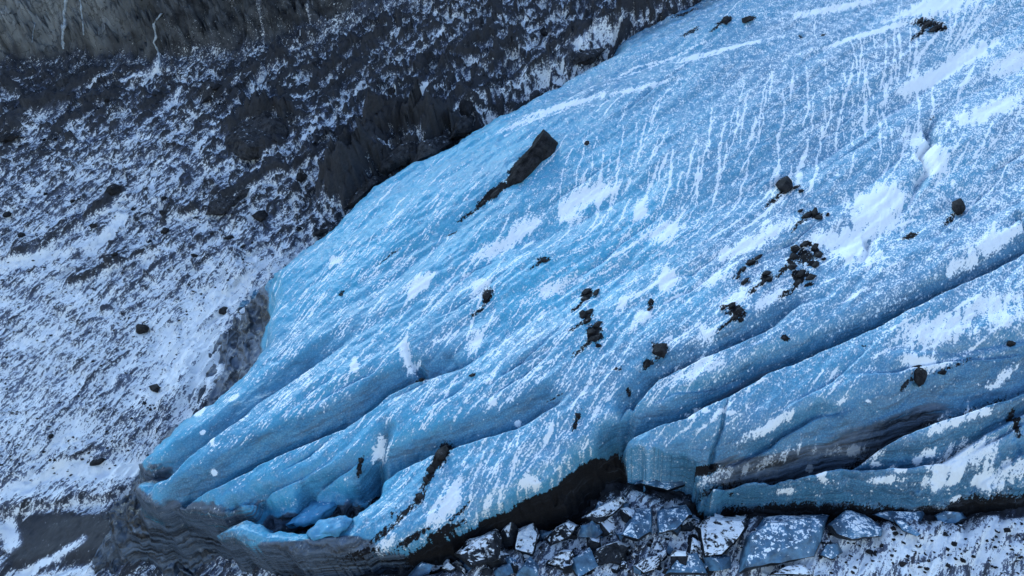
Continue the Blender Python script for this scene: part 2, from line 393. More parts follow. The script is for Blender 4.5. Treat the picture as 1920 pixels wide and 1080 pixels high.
for P in ([(760, 20), (660, 130), (560, 230)], [(690, 50), (600, 150), (540, 200)], [(850, 50), (740, 190)], [(450, 160), (360, 265)], [(335, 150), (250, 245)], [(245, 150), (170, 245)], [(150, 195), (90, 285)], [(60, 225), (0, 300)], [(930, 40), (870, 130)], [(560, 120), (490, 190)]):
    ridge(P, 3.0, 2.4, .9, -.26)
# the cliff at the head of the slope
CF = at([(-500, 250), (-120, 160), (0, 128), (60, 118), (110, 108), (170, 104), (240, 112), (330, 118), (420, 100), (560, 70), (700, 20), (900, -70), (1200, -220), (1900, -500)], GB)
wdw, d, side, par = gg.line(CF, 400, (wob[0] * 1.6, wob[1] * 2.4))
up = np.where(side > 0, d, 0)
tu0 = at([(330, 100)], GB)[0, 0]
col_n = fbm(gu[wdw] / 3.2, gv[wdw] / 40, 3, ridged=True); col_b = 1.0 * blocks((gu[wdw] + gv[wdw] * .3 + wob[0][wdw] * .5) / 4.5, (gv[wdw] + wob[1][wdw] * .3) / 2.6, 1.3) + .45 * blocks((gu[wdw] + wob[0][wdw] * .3) / 1.6, (gv[wdw] - gu[wdw] * .2) / 1.0, 1.3)
led = fbm(gu[wdw] / 9 + gv[wdw] / 6, gv[wdw] / 1.6, 3, ridged=True)
upe = np.clip(up + sm(.3, 3.5, up) * (2.0 * col_n + 3.2 * col_b + 1.2 * led * sm(tu0 - 4, tu0 + 8, gu[wdw])), 0, None)
rise = np.minimum(np.where(upe < 4, upe * upe * .22, (upe - 4) * 1.76 + 3.52), 46) + np.clip(upe - 32, 0, 400) * 0.1
GH[wdw] += rise
CLIFF = np.zeros_like(GH); CLIFFN = np.zeros_like(GH); CLIFFN[wdw] = sm(-9, 0, np.where(side > 0, d, -d)); CLIFF[wdw] = sm(-.5, 3, up)
cov[wdw] = cov[wdw] * (1 - CLIFF[wdw]) + CLIFF[wdw] * np.where(gu[wdw] < tu0, .03, .12)
tan = np.zeros_like(GH)
tu = at([(330, 100), (200, 100)], GB)
tan[wdw] = sm(-2, 2.5, up - 2.0 + 2 * fbm(gu[wdw] / 3, gv[wdw] / 6, 3)) * sm(tu[0, 0] + 4, tu[1, 0], gu[wdw])
flat = at([(0, 962), (120, 955), (300, 960), (330, 1010), (130, 1045), (0, 1060)], GB)
fs = gg.sdf(flat, wob); f = sm(-1.0, 1.5, fs)
GH = GH * (1 - f) + (GB - 1.2 + .45 * fbm(gu / 3, gv / 3, 5, .65) + .12 * bl2) * f
smooth = f.copy(); cov = cov * (1 - f) + (0.02 + .25 * fbm(gu / 4, gv / 1.5, 3)) * f; tan = np.maximum(tan, 0.10 * f)
# snow lying in gullies: survey lines
gsn = np.zeros_like(GH)
for P, wd, am in [
    ([(590, 255), (560, 290), (520, 310), (460, 345)], .8, .5), 
    ([(300, 130), (270, 150), (230, 160)], 1.2, .5), ([(230, 410), (205, 440), (130, 480), (0, 500)], 1.6, .4),
    ([(540, 20), (480, 100), (400, 190)], .5, .25), ([(340, 170), (250, 270), (140, 330)], .8, .3),
    ([(860, 30), (780, 130), (690, 240)], .7, .35), ([(1000, 20), (940, 100), (900, 160)], .7, .3), ([(800, 170), (760, 215)], .9, .5), ([(1150, 30), (1120, 90), (1080, 130)], 1.2, .35),
    ([(100, 880), (160, 880), (240, 870)], 1.6, .4), ([(0, 930), (60, 905), (110, 880)], 1.6, .35), ([(10, 985), (20, 1010)], 1.6, .9), ([(20, 1070), (100, 1035), (150, 1005)], .9, .7), ([(60, 1080), (150, 1060)], 1.4, .6),
    ([(1600, 1075), (1700, 1040), (1800, 1015), (1930, 985)], 1.3, .3), ([(1700, 1078), (1800, 1050), (1930, 1030)], 1.0, .25), ([(1650, 1050), (1750, 1060), (1850, 1075)], 1.6, -.16), ([(1760, 1000), (1860, 1000), (1920, 1010)], 1.0, -.16), ([(600, 30), (520, 150), (440, 230), (300, 330)], .4, .25), ([(700, 130), (600, 250)], .4, .25), ([(400, 250), (280, 400)], .4, .25), ([(500, 130), (380, 280), (300, 360)], .35, .25)]:
    P = np.array(P, float); P = at(P, np.where((P[:, 1] > 960) & (P[:, 0] > 300), front_h(P[:, 0]), GB)); wdw, d, side, par = gg.line(P, wd * 3, (wob[0] * .25, wob[1] * .25))
    gsn[wdw] = np.where(np.abs(am * sm(wd * 1.3, 0, d)) > np.abs(gsn[wdw]), am * sm(wd * 1.3, 0, d), gsn[wdw])
cov += gsn
# hollows of the ice front
slope_v = np.gradient(GH, axis=0) / np.gradient(gv, axis=0)
cov += np.clip(-slope_v, -1.0, 1.2) * 0.09 * (1 - smooth) * (1 - CLIFFN)
def blur(A, k):
    for ax in (0, 1):
        c = np.cumsum(np.concatenate([np.repeat(np.take(A, [0], ax), k + 1, ax), A, np.repeat(np.take(A, [-1], ax), k, ax)], ax), ax)
        n = A.shape[ax]; A = (np.take(c, range(2 * k + 1, 2 * k + 1 + n), ax) - np.take(c, range(0, n), ax)) / (2 * k + 1)
    return A
cov += (np.clip((blur(GH, 3) - GH) * 1.1, -.25, .25) + np.clip((blur(GH, 12) - GH) * .22, -.2, .2)) * (1 - smooth) * (1 - CLIFFN) * (.42 + .22 * np.clip(rocky, 0, 1))   # drifts lie in the hollows

# the country beyond, coarse, far below and around
og = Grid(-1500, 1500, 30, np.arange(-1500, 1500, 30.))
OH = -30 + 8 * fbm(og.U / 200, og.V / 200, 4) - 60 * sm(300, 1500, np.hypot(og.U, og.V))
outer = og.mesh('valley_floor', OH, np.ones(OH.shape, bool), {'snow': .5 + .2 * fbm(og.U / 90, og.V / 90, 3), 'tan': OH * 0, 'smooth': OH * 0}, M_GROUND); outer['kind'] = 'structure'
# ================================================================== GLACIER
HC, HF = -1.0, -15.0
gl = Grid(-82, 118, 0.16, spaced(-56, 118, lambda v: 0.135 + 0.0020 * max(0, v + 40)))
U, V = gl.U, gl.V
wv = (1.2 * fbm(U / 5, V / 5, 5, .6), 1.2 * fbm(U / 5 + 50, V / 5, 5, .6))
top_px = [(1700, -260), (1500, -70), (1390, -5), (1340, 18), (1250, 58), (1160, 102), (1100, 132), (1040, 165), (985, 198), (925, 230), (870, 258), (835, 285), (770, 315), (700, 350),
          (665, 385), (620, 430), (560, 475), (530, 512), (534, 560), (512, 640), (452, 716), (360, 774), (300, 825), (268, 858), (290, 880), (320, 880), (283, 905), (272, 925),
          (300, 950), (312, 962), (340, 948), (380, 966), (430, 968), (488, 966), (502, 935), (540, 945), (560, 930), (630, 915), (680, 920), (700, 925), (680, 955), (640, 990), (600, 1008), (550, 1008), (520, 990),
          (485, 980), (455, 985), (432, 1005), (470, 1022), (520, 1035), (565, 1043), (640, 1045), (720, 1030), (800, 1008), (870, 968), (940, 930), (1030, 886), (1062, 848),
          (1160, 800), (1180, 850), (1215, 876), (1290, 870), (1345, 890), (1318, 918), (1312, 928), (1360, 896), (1400, 890), (1450, 868), (1500, 870), (1560, 848), (1620, 846), (1680, 864), (1740, 852), (1780, 842), (1820, 822), (1870, 816), (1920, 790), (2150, 700), (2300, 200), (2300, -260)]
tp = np.array(top_px, float); tp[:, 0] -= np.where((tp[:, 0] < 545) & (tp[:, 1] > 500), 20, 0); top_px = [tuple(q) for q in tp]; ti = np.arange(len(tp))
T = at(top_px, np.where(ti < 19, -3.4, np.where((tp[:, 1] > 900) & (tp[:, 0] < 700), -3.4, np.where((tp[:, 0] > 1290) & (tp[:, 1] > 600), -2.4, -1.8))))
foot_px = [(1700, -330), (1440, -85), (1330, -20), (1240, 40), (1150, 85), (1090, 118), (1030, 150), (970, 185), (915, 215), (860, 246), (820, 275), (760, 302), (690, 338),
           (650, 375), (606, 420), (545, 468), (486, 538), (432, 580), (394, 620), (374, 670), (356, 722), (346, 765), (295, 815), (255, 858), (200, 912), (162, 945), (150, 1000), (105, 1045), (100, 1110), (250, 1110), (265, 1085),
           (400, 1085), (410, 1060), (545, 1078), (640, 1062), (760, 1058), (860, 1040), (960, 1000), (1060, 975), (1170, 890), (1215, 905), (1300, 910), (1296, 957), (1420, 958), (1600, 960), (1830, 955), (1920, 940), (2200, 900), (2420, 200), (2420, -330)]
fp = np.array(foot_px, float); fp[:, 0] -= np.where((fp[:, 0] < 520) & (fp[:, 1] > 500) & (fp[:, 1] < 1050), 30, 0); foot_px = [tuple(q) for q in fp]
F = at(foot_px, np.where((fp[:, 1] > 870) & (fp[:, 0] > 330), front_h(fp[:, 0]), GB))
HFg = np.minimum(gg.sample(BASE, U, V) - 2.5, -6)
sT = gl.sdf(T, wv); sF = gl.sdf(F, (wv[0] * 1.5, wv[1] * 1.5))
ax, bx = rot(U, V, FLOW, 34.0, 9.0)
h0 = 0.9 * fbm(ax, bx, 3) + 0.35 * fbm(*rot(U + wv[0], V + wv[1], FLOW, 9.0, 3.0), 3) + 0.10 * fbm(U / 1.2, V / 1.2, 3)
h0 -= 1.3 * np.clip(1 - np.maximum(sT, 0) / 2.6, 0, 1) ** 2
h0 += -2.5 * np.clip(1 - np.maximum(sT, 0) / 16, 0, 1) ** 2 * sm(-60, -20, V)
rib = fbm(*rot(U + wv[0] * .6, V + wv[1] * .6, FLOW + .08, 16.0, 1.9), 3, ridged=True)
h0 += 0.22 * rib + .05 * fbm(*rot(U, V, FLOW + .6, 1.3, .5), 2)
bare = np.zeros_like(h0)

crease = np.zeros_like(h0); gap_shade = np.zeros_like(h0)
def groove(P, depth, wup, wdn, bare_amt=0.9, p=1.7, h=0.0, warp=0.35):
    """a crevasse step: smooth wall on the upper side, sharp lip on the lower"""
    P = at(P, h); wdw, d, side, par = gl.line(P, max(wup, wdn) + 2, (wv[0] * warp, wv[1] * warp))
    dep = np.interp(par, np.arange(len(P)), depth); dep = dep + .35 * np.clip(dep - 1.0, 0, 2)
    su = np.clip(1 - d / wup, 0, 1); sd_ = np.clip(1 - d / wdn, 0, 1)
    f = np.where(side > 0, su ** p, sd_ ** 1.3)
    h0[wdw] -= dep * f
    bare[wdw] = np.maximum(bare[wdw], bare_amt * np.where(side > 0, sm(0.15, 0.5, su), sm(.3, .9, sd_)) * sm(0.2, 1.4, dep))
    gap_shade[wdw] = np.maximum(gap_shade[wdw], np.where(side > 0, sm(.42, .75, su), sm(.2, .6, sd_)) * sm(3.4, 5.0, dep))
    crease[wdw] = np.maximum(crease[wdw], np.where(side > 0, sm(.80, .97, su), 0) * sm(2.0, 3.4, dep))

# hairline fractures running with the flow
for q in range(46):
    px, py = RNG.uniform(450, 1900), RNG.uniform(120, 900)
    if py < 1050 - px * .75: continue
    L_ = RNG.uniform(40, 170); an = R(RNG.normal(32, 7)); bend = RNG.normal(0, 10)
    groove([(px - L_ * math.cos(an), py + L_ * math.sin(an)), (px, py + bend), (px + L_ * math.cos(an), py - L_ * math.sin(an))], [0, RNG.uniform(.35, .9), 0], RNG.uniform(.5, 1.4), .28, .35, 1.4)
# gentle valleys in the upper ice
groove([(860, 690), (960, 615), (1060, 560), (1180, 500), (1300, 470)], [.8, 1, 1, .8, 0], 9, 5, .05)
groove([(880, 560), (930, 470), (1050, 425), (1150, 375), (1240, 325)], [0, 1.0, 1.3, 1.2, 0], 10, 4, .1)
groove([(1240, 425), (1400, 365), (1480, 322), (1580, 262), (1700, 185), (1810, 108), (1920, 40)], [0, 1.2, 1.5, 1.5, 1.5, 1.2, .8], 11, 4, .05)
groove([(1220, 480), (1330, 430), (1450, 400), (1600, 370), (1720, 260), (1800, 180), (1920, 120)], [0, .8, 1, 1.2, 1, .8, .6], 10, 4, .0)
groove([(1390, 500), (1500, 470), (1640, 440), (1760, 400), (1920, 330)], [0, .8, 1.0, .8, .6], 9, 3, .0)
groove([(1000, 170), (1100, 150), (1300, 90), (1450, 60), (1600, 10)], [0, .8, .9, .6, 0], 6, 3, .1)
groove([(560, 640), (680, 560), (800, 470), (900, 400), (960, 350)], [0, .9, 1.0, .8, 0], 8, 3.5, .15)
groove([(1640, 480), (1760, 440), (1850, 400), (1920, 370)], [0, .7, .9, .9], 6, 2, .05)
# crevasse steps
groove([(305, 878), (350, 838), (415, 797), (475, 748), (525, 712), (600, 665), (660, 630), (740, 590)], [2.6, 2.0, 1.6, 1.2, 1.3, 1.2, .6, 0], 4.0, 1.0, .75)
groove([(335, 925), (425, 882), (480, 852), (550, 822), (640, 787), (690, 760), (722, 733), (790, 702), (860, 683), (920, 650)], [2.6, 2.2, 2.0, 2.0, 2.6, 2.6, 2.4, 2.0, .9, 0], 5.0, 0.9, 1.0)
groove([(690, 890), (740, 866), (800, 842), (860, 820), (960, 790), (1040, 745), (1075, 720)], [1.5, 2.4, 2.4, 2.2, 2.0, 1.2, 0], 4.4, 0.8, 1.0)
groove([(725, 800), (700, 850), (690, 900), (660, 930)], [1.0, 2.5, 3.5, 4.0], 1.6, 2.2, 1.0)
groove([(500, 962), (540, 940), (560, 905), (575, 880)], [4.5, 4.0, 2.0, 0], 1.6, 1.4, 1.0)
groove([(590, 960), (630, 925), (650, 890)], [4, 2.5, 0], 1.4, 1.2, 1.0)
groove([(1185, 745), (1230, 703), (1280, 679), (1360, 650), (1430, 615), (1500, 568), (1580, 545)], [1.6, 1.8, 1.8, 2.0, 2.0, 1.0, 0], 3.4, .8, .9)
groove([(1150, 805), (1200, 790), (1280, 768), (1375, 723), (1435, 688), (1530, 653), (1630, 611), (1710, 573), (1770, 541), (1800, 526), (1920, 466), (2050, 400), (2300, 300)],
       [3.0, 3.2, 3.4, 3.6, 3.6, 3.6, 3.4, 3.0, 2.6, 2.2, 2.0, 1.8, 1.2], 3.6, 0.8, 1.0, 1.5)
groove([(1380, 835), (1430, 812), (1480, 785), (1540, 760), (1600, 748)], [.6, 1.6, 1.8, 1.4, 0], 1.6, .5, .6)
groove([(1330, 925), (1400, 912), (1445, 908), (1495, 916), (1590, 908), (1680, 912), (1760, 905)], [.4, 1.2, 1.5, 1.2, 1.4, 1.2, 0], 1.5, .45, .8, 1.4, -3.0)
groove([(1780, 905), (1850, 880), (1930, 830)], [.3, 1.3, 1.4], 1.6, .5, .8, 1.4, -3.0)
groove([(1560, 700), (1680, 690), (1780, 665), (1900, 655)], [0, .8, 1.0, .8], 2.0, .5, .5)
groove([(1230, 740), (1330, 715), (1400, 690)], [.3, .9, .3], 1.2, .4, .6)
groove([(560, 905), (640, 868), (700, 830)], [1.0, 1.4, .3], 2.0, .5, .7)
groove([(420, 935), (500, 905), (560, 880), (640, 840)], [1.0, 1.2, .9, 0], 1.8, .5, .6)
groove([(560, 770), (660, 715), (740, 668)], [0, .8, 0], 1.6, .45, .6)
groove([(900, 720), (980, 680), (1060, 640)], [0, .7, 0], 1.5, .4, .5)
groove([(1338, 842), (1342, 815), (1356, 785), (1360, 760), (1374, 728)], [1.4, 1.0, 1.2, .8, .3], .5, .4, .5)
groove([(1160, 870), (1168, 800), (1190, 745)], [1.5, 1.5, .3], .8, .8, .8)
groove([(1300, 880), (1400, 862), (1500, 850), (1605, 821), (1705, 786), (1780, 760), (1845, 737), (1920, 712), (2050, 660), (2300, 560)], [3.2, 4.2, 5.0, 5.2, 4.8, 4.0, 3.0, 2.4, 2.4, 2], 7.5, 1.0, 1.0, 1.35)
groove([(1500, 856), (1590, 834), (1705, 838), (1780, 826), (1855, 785), (1920, 750), (2050, 690), (2300, 600)], [1.5, 2.6, 3.0, 3.0, 2.4, 2.0, 2, 1.5], 3.0, .9, 1.0)
groove([(1290, 905), (1380, 880), (1440, 868)], [1.5, 1.8, 0], 2.0, .8, .8)
groove([(1700, 655), (1800, 650), (1900, 632), (2000, 600)], [.4, 1.0, 1.0, .8], 3.0, 1.0, .3)

groove([(1762, 208), (1738, 232), (1748, 258), (1728, 285), (1742, 312), (1722, 335), (1712, 368)], [.3, 1.4, 1.6, 1.6, 1.6, 1.3, .3], 1.6, .8, .35)
groove([(1650, 415), (1628, 440), (1634, 462), (1618, 488)], [.3, 1.3, 1.3, .3], 1.6, .8, .3)
groove([(760, 640), (772, 668), (788, 690)], [.3, 1.2, 1.2], 1.0, .8, .2)
groove([(1895, 420), (1915, 400), (1930, 430)], [.6, 1.2, 1.2], 1.4, .8, .3)
# sides and front: from the crest down to the foot
r = np.clip(-sT, 0, None) / (np.clip(-sT, 0, None) + np.clip(sF, 0, None) + 1e-6)
lump = fbm(U / 3.0 + V / 9, V / 7, 3)
uR = at([(1225, 900), (1310, 900), (700, 1000), (800, 1000)], -3)[:, 0]
rightw = sm(uR[0], uR[1], U)                     # the rounded right-hand front
mainw = sm(uR[2], uR[3], U) * (1 - rightw)       # the undercut middle front
rr = np.clip(r + 0.12 * lump * sm(0, .2, r) * (1 - r), 0, 1)
p = rr ** 0.6 * (1 - rightw - mainw) + rr ** 1.7 * rightw + rr ** 0.5 * mainw
GL = h0 * (1 - p) + HFg * p
GL += sm(.05, .3, r) * sm(1, .8, r) * (1 - rightw) * (1.6 * fbm(U / 3.2, V / 6, 3, ridged=True) + 1.0 * blocks(U / 3.4, V / 4) - .4)
GL += sm(.1, .5, r) * sm(1, .7, r) * rightw * (.9 * fbm(U / 5, V / 3, 3))
GL = np.where(sF < 0, HFg - 1.5, GL)
keepL = sF > -2.5

HS = np.linspace(45, -22, 1341)
def hit_ice(px, py):
    uv = at(np.tile([[px, py]], (len(HS), 1)), HS); z = gl.sample(GL, uv[:, 0], uv[:, 1]); k = np.nonzero(z >= HS)[0]
    return float(HS[k[0]]) if len(k) else -5.0
BEV = np.array([0, .5, .866])                  # patches on steep faces are measured up the face
def dab(px, py, rx, ry, an):
    h = hit_ice(px, py); c0 = at([(px, py)], h)[0]; mpp = np.linalg.norm(ORG + c0[0] * UAX + c0[1] * VAX + h * NRM - CAM) / FPX
    rad = 1.6 * max(rx, ry) * mpp * 1.6 + 1; wdw = gl.window(c0[None], rad)
    u_ = U[wdw] + wv[0][wdw] * .5 - c0[0]; v_ = V[wdw] + wv[1][wdw] * .5 - c0[1]; h_ = GL[wdw] - h
    x = (u_ * UAX[0] + v_ * VAX[0] + h_ * NRM[0]) / mpp; y = sum((u_ * UAX[i] + v_ * VAX[i] + h_ * NRM[i]) * BEV[i] for i in (1, 2)) / mpp / .985
    c, s_ = math.cos(R(an)), math.sin(R(an))
    return wdw, np.hypot((x * c + y * s_) / rx, (-x * s_ + y * c) / ry)
# ---- cover fields
lc = [  # px, py, snow, blue
    (700, 450, .30, .95), (640, 520, .30, .8), (880, 260, .25, 1.), (800, 330, .34, .85), (560, 520, .32, .7), (900, 340, .40, .6), (1050, 200, .46, .55), (1200, 120, .46, .6), (1350, 60, .44, .6),
    (1300, 190, .46, .65), (1150, 250, .42, .65), (1400, 160, .50, .3), (1550, 150, .50, .45), (1700, 120, .52, .4), (1850, 60, .55, .5), (1880, 180, .55, .4), (1500, 60, .52, .4), (1620, 250, .47, .45),
    (1150, 320, .46, .8), (1300, 300, .44, .6), (1450, 280, .46, .4), (1000, 420, .46, .7), (1180, 440, .42, .9), (1330, 400, .46, .7), (1500, 420, .46, .2), (1600, 330, .47, .55), (1750, 300, .52, .5), (1880, 320, .55, .5), (1700, 420, .52, .5), (1850, 420, .53, .5),
    (640, 660, .38, .5), (760, 560, .38, .7), (800, 620, .40, .25), (880, 480, .38, .8), (1000, 530, .40, 1.), (1130, 530, .42, .95), (1250, 540, .44, .75), (1400, 480, .48, .2), (1450, 540, .48, .3), (1650, 500, .50, .5), (1850, 480, .52, .4),
    (520, 680, .34, .45), (480, 760, .34, .6), (420, 760, .30, .5), (350, 810, .26, .6), (600, 730, .40, .6), (560, 790, .34, .7), (350, 890, .34, .6), (450, 880, .30, .7), (420, 930, .22, .6), (560, 870, .30, .6), (640, 830, .34, .6),
    (700, 680, .40, .6), (820, 740, .42, .5), (950, 660, .42, .55), (1050, 640, .44, .5), (800, 800, .38, .8), (720, 860, .22, .9), (900, 780, .40, .5), (950, 840, .43, .5), (880, 900, .46, .3), (1000, 760, .43, .5), (1120, 740, .45, .35), (1100, 800, .34, .4), (760, 960, .42, .4), (600, 1020, .30, .7), (680, 1000, .40, .5),
    (1330, 640, .46, .5), (1300, 720, .46, .45), (1450, 640, .46, .55), (1560, 600, .44, .6), (1700, 620, .48, .45), (1850, 560, .52, .4), (1800, 700, .44, .4), (1650, 700, .42, .5), (1500, 740, .36, .55), (1300, 800, .34, .5), (1280, 700, .44, .4), (1550, 790, .20, .35), (1750, 750, .24, .3), (1880, 690, .34, .3),
    (1500, 880, .42, .35), (1650, 880, .36, .35), (1800, 870, .44, .35), (1900, 850, .36, .4), (1450, 930, .26, .3), (1700, 930, .28, .3), (1800, 790, .44, .3)]
la = np.array(lc); luv = at(la[:, :2], 0)
snow, blue = gl.idw(np.column_stack([luv, la[:, 2:]]), 3.2, 3.0)
leftw = sm(at([(1380, 500)])[0, 0], at([(900, 500)])[0, 0], U)
blue = np.clip(blue - .06 * (1 - leftw) + .12 * leftw, 0, 1.2); snow = snow - .055 * leftw - .02
snow = snow - 0.30 * bare * (1 - .45 * rightw) - 0.22 * sm(.02, .2, r) * (1 - .6 * rightw)
band = np.zeros_like(h0); dirt_shade = np.zeros_like(h0)

# dark, layered basal ice on the snout and front faces
bp = gl.sdf(at([(485, 505), (470, 560), (450, 650), (380, 725), (325, 770), (280, 740), (330, 640), (400, 560)], -4), wv)
band = np.maximum(band, sm(-.5, 1.2, bp) * .75)
grey = sm(at([(0, 840)], -4)[0, 1], at([(0, 770)], -4)[0, 1], V) * .5
edge_u = at([(300, 900), (1200, 900)], -3)[:, 0]
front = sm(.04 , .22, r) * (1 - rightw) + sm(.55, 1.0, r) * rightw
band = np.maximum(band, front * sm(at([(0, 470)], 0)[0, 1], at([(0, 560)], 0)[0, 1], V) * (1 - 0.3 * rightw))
for P, rad in [([(1190, 885), (1230, 893)], .6)]:
    wdw, d, side, par = gl.line(at(P, -4), rad * 2, wv); band[wdw] = np.maximum(band[wdw], sm(rad * 1.3, rad * .4, d)); snow[wdw] -= .25 * sm(rad * 1.3, rad * .4, d)

toe = sm(at([(0, 800)])[0, 1], at([(0, 870)])[0, 1], V) * sm(at([(560, 900)])[0, 0], at([(430, 900)])[0, 0], U)
band = np.maximum(band, toe * .62 * sm(2.6, .2, np.maximum(sT, 0) + 1.2 * fbm(U / 2, V / 2, 3)))
low = sm(at([(0, 1046)], -4)[0, 1], at([(0, 1066)], -4)[0, 1], V) * sm(at([(760, 1000)])[0, 0], at([(640, 1000)])[0, 0], U)
band = np.maximum(band, .9 * low)
band = np.maximum(band, .75 * gap_shade); snow -= .15 * gap_shade  # shade of the deep crevasse gaps put into the band colour
dirt_shade = np.maximum(dirt_shade, .55 * crease); dirt_shade = np.maximum(dirt_shade, .8 * rightw * sm(.62, .9, r + .15 * lump)); snow -= .2 * crease  # colour darkens crease bases with sediment and paints the undercut's shade
# ---- wind-blown streaks of snow: follow a direction field
strokes = [((840, 330), (640, 600)), ((720, 390), (560, 570)), ((640, 610), (470, 790)), ((560, 700), (400, 860)), ((1010, 210), (880, 300)), ((1200, 130), (1050, 190)), ((1000, 330), (900, 460)), ((960, 380), (850, 560)),
           ((1130, 250), (1085, 400)), ((1210, 240), (1180, 380)), ((1300, 190), (1260, 330)), ((1400, 150), (1350, 330)), ((1490, 150), (1460, 320)), ((1590, 90), (1600, 270)), ((1640, 80), (1650, 220)), ((1700, 70), (1690, 200)), ((1850, 0), (1780, 100)),
           ((1900, 200), (1840, 310)), ((1750, 380), (1600, 440)), ((1560, 420), (1400, 500)), ((1300, 560), (1180, 650)), ((1100, 480), (900, 560)), ((1330, 470), (1150, 580)), ((760, 560), (640, 700)), ((700, 640), (580, 780)), ((950, 560), (880, 680)), ((900, 640), (760, 800)),
           ((1000, 640), (880, 760)), ((1150, 660), (1050, 800)), ((1020, 800), (930, 930)), ((900, 860), (840, 990)), ((800, 960), (700, 1040)), ((850, 740), (760, 830)), ((600, 860), (480, 930)), ((1400, 690), (1300, 770)), ((1600, 640), (1450, 700)), ((1560, 690), (1520, 730)), ((1850, 560), (1700, 640)), ((1850, 840), (1770, 920)), ((1500, 860), (1350, 900))]
sc = []
for a, b in strokes:
    A = at([a, b], 0); dv = A[1] - A[0]; dv /= np.linalg.norm(dv)
    for tt in (.0, .5, 1.): sc.append((*(A[0] * (1 - tt) + A[1] * tt), *dv))
DU, DV = gl.idw(sc, 3.5, 2.0)
stk = np.zeros_like(h0)
regions = [  # px, py, spread px, count, width, length m
    (740, 430, 90, 120, .16, 11), (640, 540, 80, 90, .14, 10), (860, 340, 60, 40, .15, 8), (980, 230, 60, 30, .16, 9), (540, 680, 70, 80, .12, 9), (450, 780, 60, 45, .11, 7), (620, 720, 60, 60, .13, 8), (700, 620, 70, 60, .13, 8),
    (1120, 330, 60, 40, .24, 12), (1220, 320, 60, 36, .22, 13), (1340, 270, 60, 36, .24, 15), (1450, 250, 60, 36, .24, 15), (1560, 200, 50, 30, .22, 14), (1640, 170, 45, 30, .24, 14), (1720, 110, 50, 36, .24, 11), (1820, 60, 50, 36, .24, 10), (1080, 440, 90, 30, .2, 8),
    (920, 500, 80, 40, .18, 9), (1000, 600, 90, 50, .16, 8), (1200, 560, 120, 60, .18, 9), (1400, 450, 120, 50, .18, 9), (1700, 300, 150, 60, .18, 9), (1850, 280, 60, 30, .2, 9), (1750, 480, 120, 40, .18, 8),
    (820, 780, 80, 50, .14, 6), (950, 700, 80, 50, .14, 7), (1080, 700, 60, 40, .15, 8), (960, 880, 60, 40, .16, 6), (830, 960, 60, 40, .18, 6), (1330, 720, 80, 30, .13, 6), (1500, 660, 90, 30, .13, 6), (1240, 430, 80, 25, .2, 8), (900, 640, 60, 30, .18, 8), (1150, 180, 90, 40, .17, 9), (1350, 110, 90, 40, .17, 9),
    (560, 830, 60, 30, .12, 5), (430, 890, 50, 20, .1, 4), (1800, 620, 90, 30, .14, 5), (1300, 620, 60, 30, .16, 7), (1050, 800, 50, 30, .15, 7)]
seeds = []
for px, py, s, n, wd, ln in regions:
    n = int(n * (.24 if px > 1060 and py < 420 else .9 if px < 900 and py < 800 else .7)); ln *= 1.25
    q = np.column_stack([RNG.normal(px, s, n), RNG.normal(py, s * .8, n)]); q = at(q, 0)
    for z in q: seeds.append((z[0], z[1], (.72 if px > 1080 and py < 420 else .58) * wd * math.exp(RNG.normal(0, .45)), ln * RNG.uniform(.3, 1.2)))
sd_ = np.array(seeds); pos = sd_[:, :2].copy(); STEP = .14
nst = (sd_[:, 3] / STEP).astype(int); P_, R_, A_ = [], [], []
tilt = RNG.normal(0, .06, len(pos))
for k in range(nst.max()):
    act = nst > k
    if not act.any(): break
    du = gl.sample(DU, pos[:, 0], pos[:, 1]); dv = gl.sample(DV, pos[:, 0], pos[:, 1]); L = np.hypot(du, dv) + 1e-9
    wig = tilt + .38 * perlin(pos[:, 0] / 1.6 + np.arange(len(pos)) * 3.3, pos[:, 1] / 1.6)
    c_, s_ = np.cos(wig), np.sin(wig); du, dv = (du * c_ - dv * s_) / L, (du * s_ + dv * c_) / L
    pos = pos + np.column_stack([du, dv]) * STEP * act[:, None]
    tpar = k / np.maximum(nst, 1)
    rad = sd_[:, 2] * np.clip(np.sin(np.pi * np.clip(tpar * .9 + .1, 0, 1)), .25, 1) * (1 + .5 * perlin(pos[:, 0] / .9, pos[:, 1] / .9 + 7 * np.arange(len(pos))))
    P_.append(pos[act].copy()); R_.append(np.maximum(rad[act], .07)); A_.append(np.clip(.75 + .6 * perlin(pos[act, 0] / 2.2, pos[act, 1] / 2.2), .3, 1.1))
